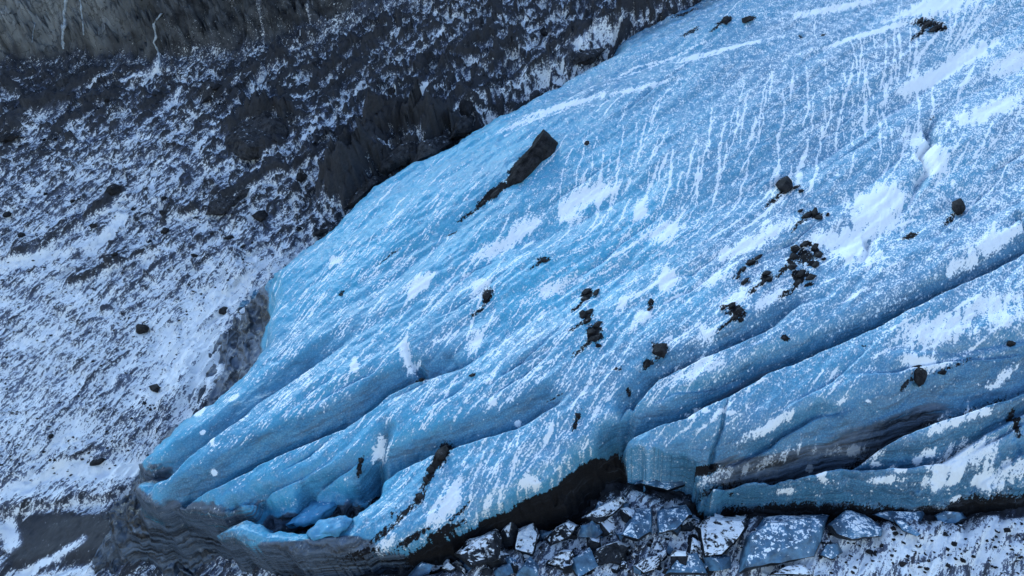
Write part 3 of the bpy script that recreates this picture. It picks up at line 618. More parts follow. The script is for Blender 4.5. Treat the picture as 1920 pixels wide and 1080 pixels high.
MAIN = [[(1595, 85), (1607, 120), (1610, 155)], [(1612, 75), (1620, 125), (1622, 160), (1624, 200), (1600, 240)], [(1635, 60), (1640, 95), (1645, 130)], [(1675, 55), (1677, 100), (1670, 165)], [(1705, 55), (1707, 100), (1700, 150)], [(1715, 55), (1720, 95), (1705, 145)],
        [(1545, 115), (1552, 155), (1567, 180), (1560, 210), (1542, 250)], [(1580, 160), (1582, 190), (1572, 235), (1570, 265)], [(1510, 125), (1515, 165), (1517, 200), (1508, 230)], [(1452, 130), (1432, 170), (1425, 215), (1422, 260), (1400, 300), (1370, 345)], [(1395, 155), (1385, 200), (1382, 240)], [(1402, 175), (1392, 230), (1387, 270)],
        [(1467, 170), (1472, 215), (1460, 250), (1465, 305)], [(1335, 200), (1332, 240), (1327, 300)], [(1360, 230), (1350, 270), (1345, 300)], [(1305, 260), (1295, 300), (1285, 360)], [(1312, 295), (1307, 340), (1305, 380)], [(1555, 170), (1560, 210), (1545, 250)], [(1640, 165), (1635, 205), (1605, 235)], [(1660, 70), (1662, 120), (1650, 170)], [(1685, 60), (1688, 110), (1684, 150)],
        [(1910, 170), (1912, 210), (1905, 230)], [(1860, 230), (1845, 270), (1820, 300)], [(1880, 240), (1855, 280)], [(1865, 5), (1845, 35), (1820, 60)], [(1850, 5), (1830, 40), (1805, 70)], [(1835, 5), (1815, 45), (1795, 80)], [(1810, 15), (1805, 50), (1785, 85)], [(1795, 12), (1790, 50), (1775, 90)], [(1780, 20), (1782, 60), (1760, 100)],
        [(1075, 280), (1057, 315), (1050, 360), (1047, 400)], [(1097, 275), (1085, 315), (1077, 350)], [(1125, 250), (1112, 280), (1110, 320)], [(1132, 280), (1127, 330)], [(1145, 290), (1140, 325)], [(1170, 235), (1165, 280), (1155, 320)], [(1195, 220), (1192, 265), (1180, 320)], [(1210, 220), (1200, 280), (1190, 320)], [(1230, 200), (1215, 250), (1195, 300)], [(1235, 260), (1220, 300)], [(1255, 235), (1240, 270), (1215, 310)],
        [(1420, 330), (1380, 362), (1330, 395), (1290, 415)], [(1560, 272), (1600, 252), (1650, 215), (1690, 190)], [(930, 575), (905, 620), (890, 660)], [(905, 545), (885, 600), (870, 650)], [(1055, 660), (1010, 690), (965, 730), (930, 765)], [(1000, 690), (960, 730), (915, 790)], [(1100, 640), (1060, 700), (1035, 745)], [(1140, 655), (1095, 720), (1070, 760), (1045, 800)], [(1180, 590), (1130, 650), (1105, 700)],
        [(950, 810), (935, 850), (925, 890)], [(975, 800), (960, 860), (945, 900)], [(905, 840), (890, 880), (870, 940)], [(860, 880), (840, 930), (825, 970)], [(1045, 760), (1040, 820), (1035, 860)], [(1185, 640), (1150, 690), (1110, 730)], [(770, 600), (758, 640), (762, 680)], [(665, 670), (655, 710), (630, 740)], [(545, 760), (525, 800), (510, 820)], [(860, 700), (820, 760), (790, 800)], [(880, 740), (840, 800), (800, 830)],
        [(1575, 680), (1550, 715)], [(1545, 690), (1520, 725)], [(1405, 720), (1400, 760)], [(1000, 380), (970, 410), (950, 460)], [(960, 395), (930, 450), (905, 500)], [(900, 455), (870, 510), (860, 550)], [(1290, 90), (1190, 116), (1090, 165), (1015, 215), (940, 255)], [(1330, 70), (1240, 105), (1150, 140)], [(1140, 160), (1080, 190), (1030, 215)], [(1420, 80), (1330, 105), (1270, 115)]]
for L_ in MAIN:
    q = at(L_, 0); seg = np.hypot(*np.diff(q, axis=0).T); tt = np.concatenate([[0], np.cumsum(seg)]); ss = np.arange(0, tt[-1], .09); ph = RNG.uniform(0, 99)
    q = np.column_stack([np.interp(ss, tt, q[:, 0]), np.interp(ss, tt, q[:, 1])])
    q += np.column_stack([.2 * perlin(ss / 2.6, ss * 0 + ph), .1 * perlin(ss / 2.6, ss * 0 + ph + 7)]) + .10 * np.column_stack([perlin(ss / .35, ss * 0 + ph + 3), perlin(ss / .35, ss * 0 + ph + 9)])
    P_.append(q); R_.append((.09 + .08 * RNG.random()) * np.clip(1 + .7 * perlin(ss / .8, ss * 0 + ph + 20), .4, 1.8) * np.clip(np.minimum(ss, tt[-1] - ss) / 1.0 + .4, 0, 1)); A_.append(np.clip(.75 + 1.1 * perlin(ss / 1.1, ss * 0 + ph + 31), .42, 1.2))
gl.splat(stk, np.concatenate(P_), np.concatenate(R_), np.concatenate(A_))
snow = np.maximum(snow, snow - .03 + 0.62 * stk * (1 - .55 * bare) * (r < .15))

# drifts and patches: survey polygons / dabs (px, py, rx, ry, tilt deg, strength)
patches = [(1110, 365, 55, 22, 25, .5), (1070, 400, 30, 25, 20, .35), (940, 460, 70, 16, 30, .4), (985, 425, 40, 20, 30, .4), (785, 535, 26, 18, 50, .6), (1250, 520, 20, 28, 0, .55), (1200, 395, 14, 30, -15, .4), (1250, 430, 40, 18, 35, .35), (628, 490, 16, 12, 40, .5),
           (1740, 150, 70, 12, 28, .55), (1810, 110, 60, 14, 32, .55), (1770, 8, 50, 20, 10, .5), (1720, 20, 60, 14, 20, .3), (1640, 400, 60, 40, 40, .35), (1600, 460, 45, 40, 50, .45), (1740, 290, 22, 60, 0, .40), (1660, 370, 40, 26, 20, .4), (1540, 450, 40, 14, 10, .4), (1850, 210, 70, 16, 25, .35), (1900, 120, 40, 20, 25, .3),
           (1400, 460, 60, 12, 25, .4), (1450, 430, 60, 12, 25, .3), (1340, 520, 40, 12, 30, .3), (1170, 570, 30, 10, 50, .4), (1200, 600, 40, 10, 40, .35), (1040, 540, 50, 10, 25, .35), (900, 540, 20, 30, -20, .35), (890, 640, 14, 30, -15, .35), (760, 660, 10, 35, 10, .5), (775, 690, 12, 18, -30, .6), (663, 685, 8, 15, 0, .8), (800, 525, 20, 8, 50, .5),
           (830, 950, 20, 40, -35, .5), (850, 920, 10, 30, -35, .4), (720, 845, 14, 30, -10, .75), (1640, 60, 120, 6, 18, .4), (1350, 95, 90, 7, 14, .45), (1200, 165, 80, 6, 14, .4), (1050, 200, 80, 7, 18, .45), (980, 230, 60, 7, 25, .35), (1570, 15, 80, 8, 10, .35),
           (1760, 620, 70, 26, 15, .4), (1720, 680, 40, 14, -5, .45), (1850, 570, 60, 16, 20, .3), (1880, 600, 40, 14, 20, .3), (1650, 580, 90, 12, 25, .15), (1450, 560, 50, 10, 20, .35), (1380, 560, 40, 14, 40, .3), (1330, 630, 20, 20, 0, .3), (1310, 690, 60, 14, 25, .3), (1870, 450, 60, 18, 25, .4), (1800, 500, 40, 12, 25, .4),
           (1810, 860, 55, 26, 20, .4), (1780, 880, 40, 16, 10, .4), (1660, 900, 22, 7, 5, .7), (1515, 882, 10, 8, 0, .9), (1560, 845, 60, 10, 5, .4), (1870, 890, 50, 20, 25, .45), (1450, 860, 70, 12, 25, .4), (1440, 800, 60, 10, 30, .5), (1340, 900, 60, 14, 25, .4), (1790, 790, 60, 10, 25, .4), (1850, 770, 20, 8, 10, .6), (1610, 850, 20, 14, 0, .4), (1750, 900, 40, 10, 10, .3), (1720, 865, 14, 10, 0, .6), (1745, 850, 16, 10, 10, .6), (1775, 905, 22, 9, 20, .6), (1835, 905, 18, 10, 0, .6), (1690, 880, 10, 6, 0, .6), (1790, 935, 12, 5, 0, .6), (1640, 870, 12, 6, 0, .5), (1475, 920, 14, 6, 0, .6), (1545, 900, 9, 5, 0, .5), (1890, 700, 26, 8, 30, .5), (1860, 725, 14, 7, 0, .6), (1580, 755, 8, 4, 0, .6), (1630, 752, 8, 4, 0, .6), (1370, 775, 8, 5, 0, .7), (1320, 770, 9, 5, 0, .6), (1295, 780, 9, 5, 0, .5),
           (972, 794, 7, 8, 0, .9), (925, 753, 6, 5, 0, .8), (1115, 905, 12, 10, 0, .4), (990, 905, 14, 10, 0, .7), (1005, 910, 10, 7, 0, .6), (375, 772, 9, 9, 0, .9), (380, 810, 6, 5, 30, .9), (400, 885, 7, 7, 0, .9), (400, 828, 4, 8, 20, .8), (1010, 850, 30, 30, 0, .12), (1100, 268, 8, 7, 0, .7), (1310, 330, 10, 8, 0, .7),
           (1030, 815, 25, 6, 70, .5), (730, 1020, 20, 6, 50, .3), (1210, 860, 6, 3, 0, .6), (440, 745, 10, 6, 30, .5), (505, 575, 10, 4, 20, .8), (470, 660, 10, 6, 30, .8)]
for px, py, rx, ry, an, am in patches:
    wdw, d = dab(px, py, rx, ry, an)
    d = d + .75 * fbm(*rot(U[wdw], V[wdw], FLOW + .5, 3.2, 1.1), 4, .6) + (.85 * fbm(*rot(U[wdw], V[wdw], R(66), 4.5, .55), 3, .6) if max(rx, ry) > 18 else 0)
    snow[wdw] += (1.25 if max(rx, ry) > 18 else 1.2) * (1.15 if py > 820 and px > 1300 else 1.0) * am * sm(1.35, .3, d)

# grit and mud patches (px, py, rx, ry, tilt, strength)
SMEAR = [(1455, 372, 40, 7), (1782, 412, 34, 6), (1222, 680, 34, 7), (1700, 722, 26, 6), (1500, 420, 40, 6), (1470, 505, 40, 7), (1480, 545, 40, 8), (1385, 510, 30, 5), (1415, 540, 36, 6), (1080, 575, 34, 6), (1085, 610, 34, 6), (1095, 650, 40, 7), (1360, 610, 36, 7), (895, 585, 30, 6), (1005, 498, 28, 5), (1722, 66, 30, 6), (878, 402, 36, 7), (815, 880, 40, 9), (760, 960, 40, 8), (1345, 50, 30, 5), (720, 1000, 50, 9), (860, 960, 40, 6), (700, 940, 26, 5)]
grit = [(x, y, a, b, 40, .50) for x, y, a, b in SMEAR] + [(1490, 468, 9, 9, 0, .8), (1512, 458, 12, 7, 0, .8), (1530, 472, 9, 12, 0, .8), (1484, 495, 8, 14, 0, .75), (1520, 495, 10, 8, 0, .75), (1500, 522, 14, 9, 20, .75), (1515, 535, 12, 6, 20, .6),
        (985, 300, 52, 14, 48, .75), (925, 362, 48, 12, 45, .75), (905, 380, 24, 9, 45, .7), (1470, 355, 24, 16, 0, .45), (1525, 403, 24, 12, 5, .65), (1505, 480, 26, 24, 20, .6), (1500, 515, 22, 16, 10, .65), (1412, 492, 18, 8, 30, .6), (1437, 520, 16, 12, 20, .6), (1395, 528, 14, 6, 0, .55),
        (1103, 552, 18, 14, 10, .65), (1100, 592, 16, 14, 20, .65), (1113, 625, 18, 24, -20, .68), (1237, 655, 22, 20, 0, .5), (1212, 682, 10, 14, -20, .6), (1380, 585, 24, 22, 20, .62), (1360, 575, 18, 6, 0, .5), (912, 555, 12, 22, -15, .68), (905, 580, 6, 12, -20, .5), (1020, 487, 22, 9, 5, .5), (1220, 570, 8, 14, -20, .55),
        (1740, 45, 32, 18, 0, .55), (1755, 55, 20, 10, 0, .6), (1725, 700, 28, 18, 0, .35), (1790, 685, 70, 6, 20, .4), (1705, 442, 18, 8, 30, .6), (1745, 220, 12, 8, 40, .35), (828, 855, 16, 36, -30, .72), (805, 895, 10, 34, -35, .6), (785, 935, 10, 30, -30, .5), (735, 965, 18, 10, 50, .4), (675, 875, 6, 28, -12, .65), (790, 713, 12, 6, 10, .6), (886, 703, 8, 5, 0, .55),
        (640, 550, 10, 5, 40, .5), (1080, 790, 8, 26, -25, .55), (1040, 745, 30, 3, 30, .5), (1160, 690, 12, 6, 10, .45), (1360, 38, 26, 7, 35, .65), (1405, 35, 16, 8, 20, .65), (1295, 60, 30, 8, 35, .5), (1285, 25, 40, 10, 30, .5), (1470, 634, 12, 7, 0, .6), (1620, 648, 6, 3, 0, .6), (1500, 70, 12, 10, -30, .4), (1545, 65, 8, 4, 30, .5), (1180, 735, 8, 14, 0, .5),
        (1375, 590, 12, 20, 0, .4), (620, 500, 4, 2, 0, .5), (850, 437, 25, 4, 35, .45), (730, 480, 50, 3, 42, .42), (770, 1010, 60, 10, 30, .55), (680, 1035, 60, 8, 10, .5), (830, 1000, 60, 14, 35, .6), (1300, 885, 60, 12, 10, .7), (1905, 790, 10, 30, 0, .6), (1370, 930, 8, 10, 0, .6), (1000, 905, 120, 4, 25, .25), (880, 205, 8, 8, 0, .0)]
for px, py, rx, ry, an, am in grit:
    wdw, d = dab(px, py, rx, ry, an)
    d = d + .35 * fbm(U[wdw] / 1.1, V[wdw] / 1.1, 3)
    dirt_shade[wdw] = np.maximum(dirt_shade[wdw], (am + .16) * sm(1.6, .2, d))

edge_w = sm(.03, .12, r) * (1 - rightw)
snow = snow * (1 - edge_w) + 0.14 * edge_w
bare = np.maximum(bare, sm(.1, .4, r))
dirt_shade = np.maximum(dirt_shade * (1 - edge_w), mainw * sm(.03, .12, r) * .95)  # black mud plus deep shadow painted in under the middle overhang
# ground clearance: keep the ground below the ice, and out from under it
GLg = gl.sample(GL, gu, gv); sFg = gl.sample(sF, gu, gv)
inside = (gu > gl.u[0] + .5) & (gu < gl.u[-1] - .5) & (gv < gl.v[-1] - .5)
F_d = np.where(inside, np.clip(-sFg, 0, 60), 60.0)
frontg = sm(at([(0, 800)], -9)[0, 1], at([(0, 900)], -9)[0, 1], gv) * sm(at([(480, 1000)], -9)[0, 0], at([(620, 1000)], -9)[0, 0], gu)
flankw = sm(at([(0, 800)], GB)[0, 1], at([(0, 740)], GB)[0, 1], gv) * sm(at([(0, 480)], GB)[0, 1], at([(0, 540)], GB)[0, 1], gv)
cov += .22 * flankw * np.exp(-(F_d / 6.0) ** 2) * inside
GH -= 2.6 * frontg * np.exp(-(F_d / 1.6) ** 2) * (sFg > -20); cov -= .5 * frontg * np.exp(-(F_d / 1.3) ** 2)  # trench at the foot; snow thinned there to paint the undercut's shadow darker
upperg = sm(at([(0, 470)], GB)[0, 1], at([(0, 380)], GB)[0, 1], gv)
GH += upperg * 5.0 * np.where(inside, np.clip(1 - np.clip(np.abs(sFg), 0, 60) / 7.0, 0, 1) ** 1.5, 0)
keepG = ~(inside & (sFg > 14.0))
ground = gg.mesh('mountainside', GH, keepG, {'snow': cov, 'tan': tan, 'smooth': smooth, 'cliff': CLIFF}, M_GROUND)
ground['kind'] = 'structure'
glacier = gl.mesh('glacier', GL, keepL, {'snow': snow, 'dirt_shade': dirt_shade, 'band': band, 'blue': blue, 'bare': bare, 'grey': grey}, M_GLACIER)
glacier['kind'] = 'structure'

glacier['label'] = 'blue glacier tongue streaked with wind-blown snow, flowing down to the lower left'
ground['label'] = 'dark mountainside of rock and scree dusted with snow beyond the ice'

# ================================================================== THINGS ON THE ICE AND ON THE SLOPE
def world(u, v, h):
    u, v, h = np.broadcast_arrays(np.asarray(u, float), v, h)
    return ORG + u[..., None] * UAX + v[..., None] * VAX + h[..., None] * NRM
def hit(px, py, which='ice'):
    """height of the surface seen along a survey sight line"""
    uv = at(np.tile([[px, py]], (len(HS), 1)), HS); out = -13.0
    best = None
    if which in ('ice', 'both'):
        z = gl.sample(GL, uv[:, 0], uv[:, 1]); k = np.nonzero(z >= HS)[0]
        if len(k): best = HS[k[0]]
    if which in ('ground', 'both'):
        z = gg.sample(GH, uv[:, 0], uv[:, 1]); k = np.nonzero(z >= HS)[0]
        if len(k) and (best is None or HS[k[0]] > best): best = HS[k[0]]
    return out if best is None else float(best)

from mathutils import noise as mn
def hull_mesh(name, pts, cuts, rough, mat, smooth=False, seed=0, soften=0):
    bm = bmesh.new()
    for p in pts: bm.verts.new(p)
    res = bmesh.ops.convex_hull(bm, input=bm.verts[:])
    dead = list({e for e in res['geom_interior'] + res['geom_unused'] if isinstance(e, bmesh.types.BMVert)})
    if dead: bmesh.ops.delete(bm, geom=dead, context='VERTS')
    for _ in range(cuts):
        bmesh.ops.subdivide_edges(bm, edges=bm.edges[:], cuts=1, use_grid_fill=True)
        if soften: bmesh.ops.smooth_vert(bm, verts=bm.verts[:], factor=soften, use_axis_x=True, use_axis_y=True, use_axis_z=True)
    bmesh.ops.triangulate(bm, faces=bm.faces[:])
    bm.normal_update()
    size = max((max(v.co[i] for v in bm.verts) - min(v.co[i] for v in bm.verts)) for i in range(3))
    off = Vector((seed * 3.1, seed * 1.7, seed * .9))
    mv = []
    for v in bm.verts:
        q = v.co / (size * .33) + off
        mv.append(v.normal * (size * rough * (mn.noise(q) + .5 * mn.noise(q * 2.7) + .3 * mn.noise(q * 6.1))))
    for v, d in zip(bm.verts, mv): v.co += d
    for f in bm.faces: f.smooth = smooth
    me = bpy.data.meshes.new(name); bm.to_mesh(me); bm.free(); me.materials.append(mat)
    return me

def tag(o, label=None, cat=None, group=None, kind=None):
    for k, v in (('label', label), ('category', cat), ('group', group), ('kind', kind)):
        if v: o[k] = v
    return o

def solid(name, outline, relief, mat, which='ice', cuts=2, rough=.05, top=.72, seed=1, smooth=False, soften=0, sink=.35, parent=None, lift=0.0, crown=(), tilt=0.0):
    """a rock or ice block: its surveyed outline, given depth and a crown"""
    rg = random.Random(seed); P = np.array(outline, float); c = P.mean(0)
    h = hit(c[0], min(c[1] + .3 * (P[:, 1].max() - P[:, 1].min()), 1079), which) + lift
    pts = []
    for (x, y) in P: pts.append((*at([(x, y)], h - sink * relief)[0], h - sink * relief))
    for (x, y) in c + (P - c) * .94: hh = h + relief * rg.uniform(.0, .5); pts.append((*at([(x, y)], hh)[0], hh))
    ta = rg.uniform(0, 6.28); span = np.abs(P - c).max()
    for (x, y) in c + (P - c) * top: hh = h + relief * (rg.uniform(.35 if top < .7 else .7, 1.) + tilt * ((x - c[0]) * math.cos(ta) + (y - c[1]) * math.sin(ta)) / span); pts.append((*at([(x, y)], hh)[0], hh))
    for (x, y, z) in crown: pts.append((*at([(x, y)], h + z)[0], h + z))
    W = np.array([world(*q) for q in pts]); base = world(*at([tuple(c)], h)[0], h)
    me = hull_mesh(name, [Vector(q) for q in (W - base)], cuts, rough, mat, smooth, seed, soften)
    o = bpy.data.objects.new(name, me); COL.objects.link(o); o.location = base
    if parent is not None:
        o.parent = parent; o.matrix_parent_inverse = parent.matrix_world.inverted()
    return o

def blob(cx, cy, w_, h_, rot_=0, n=7, seed=1):
    rg = random.Random(seed * 77 + 5); out = []
    c, s = math.cos(R(rot_)), math.sin(R(rot_))
    for k in range(n):
        a = 2 * math.pi * (k + rg.uniform(-.3, .3)) / n; q = rg.uniform(.72, 1.12)
        x, y = .5 * w_ * q * math.cos(a), .5 * h_ * q * math.sin(a)
        out.append((cx + x * c + y * s, cy - x * s + y * c))
    return out

bpy.context.view_layer.update()
# ---- boulders standing on the glacier
tag(solid('boulder', [(950, 354), (949, 338), (966, 310), (990, 280), (1008, 256), (1019, 244), (1031, 255), (1047, 268), (1042, 284), (1010, 314), (976, 342)], 1.0, M_ROCK, seed=3, rough=.035, cuts=3, top=.3,
          crown=[(1019, 247, 3.4), (1028, 262, 2.6), (1004, 272, 2.7), (982, 303, 1.7), (962, 334, .7)]),
    'largest dark boulder, a long slab lying on the upper ice near its rocky edge', 'boulder')
ICE_ROCKS = [
    ((1471, 347, 38, 32, 20), 1.7, 'pyramid-shaped dark boulder at the foot of the long vertical snow streaks'),
    ((1797, 390, 34, 40, -10), 1.8, 'pointed dark boulder near the right edge, below the zigzag snow crack'),
    ((1238, 655, 32, 38, -20), 1.6, 'rounded dark boulder with a snow cap at the head of the left crevasse'),
    ((1724, 702, 44, 46, 0), 2.0, 'broad dark boulder on the smooth ridge above the lower right crevasse'),
    ((1766, 698, 24, 12, 10), .6, 'small flat dark stone just right of the broad boulder on the ridge'),
    ((1895, 644, 20, 12, 10), .7, 'lone dark stone at the right edge above the broad ridge boulder'),
    ((912, 552, 16, 26, -20), .8, 'narrow upright dark stone among grit near the middle of the ice'),
    ((1212, 682, 12, 20, -20), .6, 'thin dark stone just below left of the snow-capped boulder'),
    ((1402, 36, 26, 14, 15), 1.0, 'dark stone at the top edge of the ice by the rock wall'),
    ((1362, 38, 22, 16, 35), 1.0, 'jagged dark stone left of the other stone at the top of the ice'),
    ((828, 850, 26, 34, -30), 1.0, 'dark muddy rock in the long debris streak at the lower middle'),
    ((1100, 268, 12, 12, 0), .5, 'small snowy stone in the pale hollow right of the long slab boulder'),
    ((640, 552, 10, 8, 0), .4, 'tiny dark stone alone on the bright blue left flank'),
    ((790, 712, 12, 8, 0), .4, 'small dark stone at the end of the vertical snow drift in the middle crevasse'),
    ((886, 703, 9, 9, 0), .4, 'small dark stone on open speckled ice below the middle'),
    ((1470, 634, 14, 8, 0), .5, 'small dark stone on the rim above the long blue crevasse'),
    ((1020, 488, 24, 10, 5), .4, 'flat dark stone on purple-tinged ice right of centre-top grit'),
    ((930, 362, 30, 12, 45), .6, 'dark rock fragment in the grit trailing below the long slab boulder'),
    ((906, 380, 18, 10, 45), .5, 'lowest dark fragment of the trail below the long slab boulder')]
for i, (b, rel, lab) in enumerate(ICE_ROCKS):
    tag(solid('boulder', blob(*b, seed=20 + i), rel, M_ROCK, seed=20 + i, rough=.028, cuts=2, top=.34), lab, 'boulder' if b[2] > 24 else 'stone')
CLUSTERS = [
    ('dark stone in the ring of debris on the upper right ice', 'stones of the debris ring', [(1490, 465, 16, 12), (1508, 458, 14, 10), (1528, 462, 14, 12), (1535, 478, 12, 12), (1530, 495, 14, 12), (1488, 482, 14, 14), (1484, 500, 14, 12), (1500, 512, 16, 12), (1520, 520, 16, 12), (1496, 530, 14, 10), (1545, 486, 8, 6)]),
    ('dark stone in the scatter left of the debris ring', 'stones scattered left of the debris ring', [(1408, 490, 18, 8), (1422, 482, 12, 8), (1395, 505, 10, 8), (1436, 512, 14, 10), (1442, 524, 12, 10), (1396, 528, 16, 8), (1430, 530, 10, 8), (1384, 520, 10, 6)]),
    ('dark stone in the debris patch below the pyramid boulder', 'stones below the pyramid boulder', [(1512, 404, 14, 10), (1528, 398, 14, 12), (1536, 408, 12, 10), (1552, 402, 8, 7), (1500, 396, 10, 6), (1502, 358, 10, 8), (1494, 350, 10, 6)]),
    ('dark stone in the steep string of debris at the centre right', 'stones of the steep debris string', [(1100, 545, 14, 10), (1118, 548, 12, 9), (1096, 560, 16, 9), (1094, 588, 12, 14), (1106, 584, 10, 10), (1100, 602, 14, 9), (1120, 608, 14, 10), (1108, 622, 16, 11), (1114, 634, 18, 11), (1122, 648, 10, 9)]),
    ('dark stone in the debris heap above the left crevasse', 'stones above the left crevasse', [(1372, 572, 14, 10), (1386, 582, 14, 14), (1376, 596, 14, 10), (1390, 600, 10, 10), (1356, 578, 10, 6), (1220, 565, 9, 10), (1218, 578, 9, 7)]),
    ('dark stone in the debris patch at the top right of the ice', 'stones at the top right of the ice', [(1726, 38, 12, 9), (1740, 44, 14, 9), (1750, 54, 14, 10), (1762, 48, 10, 8), (1732, 52, 10, 8), (1772, 52, 8, 8)]),
    ('dark stone in the mud streaks at the lower middle front', 'stones of the mud streaks', [(806, 880, 12, 16), (798, 900, 10, 16), (786, 930, 10, 14), (676, 862, 8, 12), (674, 885, 7, 12), (838, 838, 12, 12), (1082, 778, 7, 12), (1078, 800, 7, 12)])]
k = 60
for lab, grp, items in CLUSTERS:
    ex = {min(items): 'leftmost ', max(items): 'rightmost ', min(items, key=lambda q: q[1]): 'topmost ', max(items, key=lambda q: q[1]): 'lowest '}
    for (x, y, a, b) in items:
        k += 1; wlab = ex.get((x, y, a, b), 'inner ') + lab; tag(solid('stone', blob(x, y, a * 1.55, b * 1.15, random.uniform(15, 55), 6, k), .3 + .022 * a, M_ROCK, seed=k, rough=.03, cuts=1, top=.4), wlab, 'stone', grp)

# ---- boulders on the scree slope
SCREE_ROCKS = [
    ((211, 358, 40, 24, 28), 1.6, 'large dark boulder on the snowy scree at the left'), ((265, 615, 38, 22, 8), 1.6, 'largest dark boulder on the lower snowfield left of the ice'),
    ((290, 728, 22, 18, 0), 1.1, 'round dark boulder on the lower snowfield, nearest the ice front'), ((420, 582, 22, 20, 0), 1.2, 'round dark boulder against the grey flank of the ice'),
    ((490, 405, 36, 24, 5), 1.6, 'dark boulder on the scree below the rocky bench'), ((40, 441, 18, 14, 0), .9, 'small dark boulder near the left edge of the scree'),
    ((12, 402, 22, 12, 10), .8, 'dark boulder cut by the left edge of the scree'), ((15, 258, 44, 22, 8), 1.6, 'broad dark boulder at the left edge below the cliff'),
    ((388, 186, 28, 14, 30), 1.2, 'slanted dark boulder on the scree below the cliff'), ((405, 164, 24, 12, 20), 1.0, 'flat dark boulder just above the slanted one below the cliff'),
    ((306, 371, 16, 12, 0), .7, 'small dark stone above another, left of the rocky bench'), ((306, 399, 18, 14, 0), .7, 'small dark stone below another, left of the rocky bench'),
    ((308, 433, 20, 12, 20), .8, 'small dark stone at the lower end of the rocky bench'), ((430, 446, 24, 11, 0), .7, 'flat dark stone on the scree right of the narrow gully'),
    ((456, 462, 20, 9, 10), .6, 'flat dark stone lower right of another flat stone on the scree'), ((565, 331, 22, 24, 0), 1.2, 'upright dark boulder in the gully right of the rocky bench'),
    ((600, 436, 34, 14, 25), 1.1, 'long dark rock beside the upper left edge of the ice'), ((560, 428, 14, 14, 0), .7, 'round dark stone left of the long rock by the ice edge'),
    ((215, 477, 18, 9, 15), .6, 'dark stone in the middle of the left snow slope'), ((182, 866, 36, 14, 15), .8, 'dark rock patch just above the snout of the ice'),
    ((95, 818, 16, 10, 0), .6, 'dark stone on the lowest snow slope at the left'), ((735, 170, 18, 18, 0), 1.0, 'dark boulder on the dark slope above the big outcrop'), ((870, 200, 40, 46, 10), 2.2, 'tall dark crag beside the thin snow gully above the ice'), ((1020, 60, 22, 18, 0), 1.1, 'dark boulder high on the snowy rock face at the top')]
for i, (b, rel, lab) in enumerate(SCREE_ROCKS):
    tag(solid('boulder', blob(*b, seed=300 + i), rel, M_ROCK, 'ground', seed=300 + i, rough=.03, cuts=2, top=.42), lab, 'boulder' if b[2] > 21 else 'stone')

# ---- crags of bare rock standing out of the slope
M_CRAG = rock_material('crag_rock', (0.006, 0.006, 0.008), (0.075, 0.073, 0.076), 1.0, 1.2)
for i, (P, rel, lab) in enumerate([
    ([(642, 394), (650, 352), (676, 326), (712, 322), (722, 336), (700, 352), (668, 386)], 3.5, 'lowest dark crag of the big outcrop against the ice edge'),
    ([(716, 322), (722, 270), (748, 240), (784, 250), (802, 288), (764, 312)], 4.5, 'tallest dark crag of the big outcrop above the ice edge'),
    ([(770, 312), (784, 264), (815, 250), (846, 268), (836, 284), (802, 300)], 4.0, 'right-hand dark crag of the big outcrop beside the ice'),
    ([(424, 272), (440, 228), (490, 202), (536, 222), (546, 262), (504, 294), (452, 298)], 3.0, 'speckled dark knoll standing alone in the upper scree'),
    ([(386, 402), (396, 374), (440, 356), (470, 352), (450, 380), (416, 404)], 2.0, 'dark rock step at the lower end of the long bench'),
    ([(838, 268), (846, 228), (868, 210), (896, 216), (884, 246)], 3.0, 'dark crag right above the blue fringe of the ice'),
    ([(1060, 128), (1076, 96), (1110, 78), (1136, 92), (1110, 118)], 3.0, 'snowy dark crag beside the ice near the top'),
    ([(1180, 78), (1210, 44), (1262, 22), (1300, 20), (1262, 48), (1216, 76)], 3.0, 'dark rock wall above the ice at the top of the picture')]):
    tag(solid('rock_crag', P, rel, M_CRAG, 'ground', seed=700 + i, rough=.06, cuts=4, top=.5, sink=.9), lab, 'crag')

# ---- frozen trickles on the cliff
M_FALL = rock_material('frozen_fall', (0.16, 0.21, 0.27), (0.66, 0.72, 0.78), 5, 6)
FALLS = [([(124, -12), (122, 18), (119, 50), (117, 72), (119, 92)], 20, 'widest frozen waterfall on the tan cliff at the top left'),
         ([(150, -12), (152, 20), (156, 48), (157, 66)], 9, 'thin frozen waterfall right of the widest one on the cliff'),
         ([(66, 42), (62, 60), (60, 80)], 5, 'faint short frozen trickle at the left of the tan cliff'),
         ([(302, 25), (288, 45), (292, 68), (288, 80), (297, 98), (299, 128)], 12, 'crooked frozen trickle down the dark layered cliff')]
for q, (P, wd, lab) in enumerate(FALLS):
    P = np.array(P, float); tt = np.linspace(0, len(P) - 1, 26); xs = np.interp(tt, range(len(P)), P[:, 0]); ys = np.interp(tt, range(len(P)), P[:, 1])
    hs = np.array([hit(x, max(y, -40), 'ground') for x, y in zip(xs, ys)])
    bm = bmesh.new(); rows = []
    for x, y, h in zip(xs, ys, hs):
        k2 = wd * (.45 + 1.1 * abs(mn.noise(Vector((x * .1, y * .09, q * 3.3))))) * (1.0 - .35 * (y - ys[0]) / (ys[-1] - ys[0])); row = []
        for a, lift_ in ((-1, -.7), (-.6, .05), (0, .22), (.6, .05), (1, -.7)):
            uvq = at([(x + a * k2 * .5, y)], h + lift_)[0]; row.append(bm.verts.new(Vector(world(*uvq, h + lift_))))
        rows.append(row)
    for a, b in zip(rows, rows[1:]):
        for c in range(4): bm.faces.new((a[c], a[c + 1], b[c + 1], b[c])).smooth = True
    bmesh.ops.recalc_face_normals(bm, faces=bm.faces[:])
    me = bpy.data.meshes.new('frozen_waterfall'); bm.to_mesh(me); bm.free(); me.materials.append(M_FALL)
    o = bpy.data.objects.new('frozen_waterfall', me); COL.objects.link(o); tag(o, lab, 'icefall')

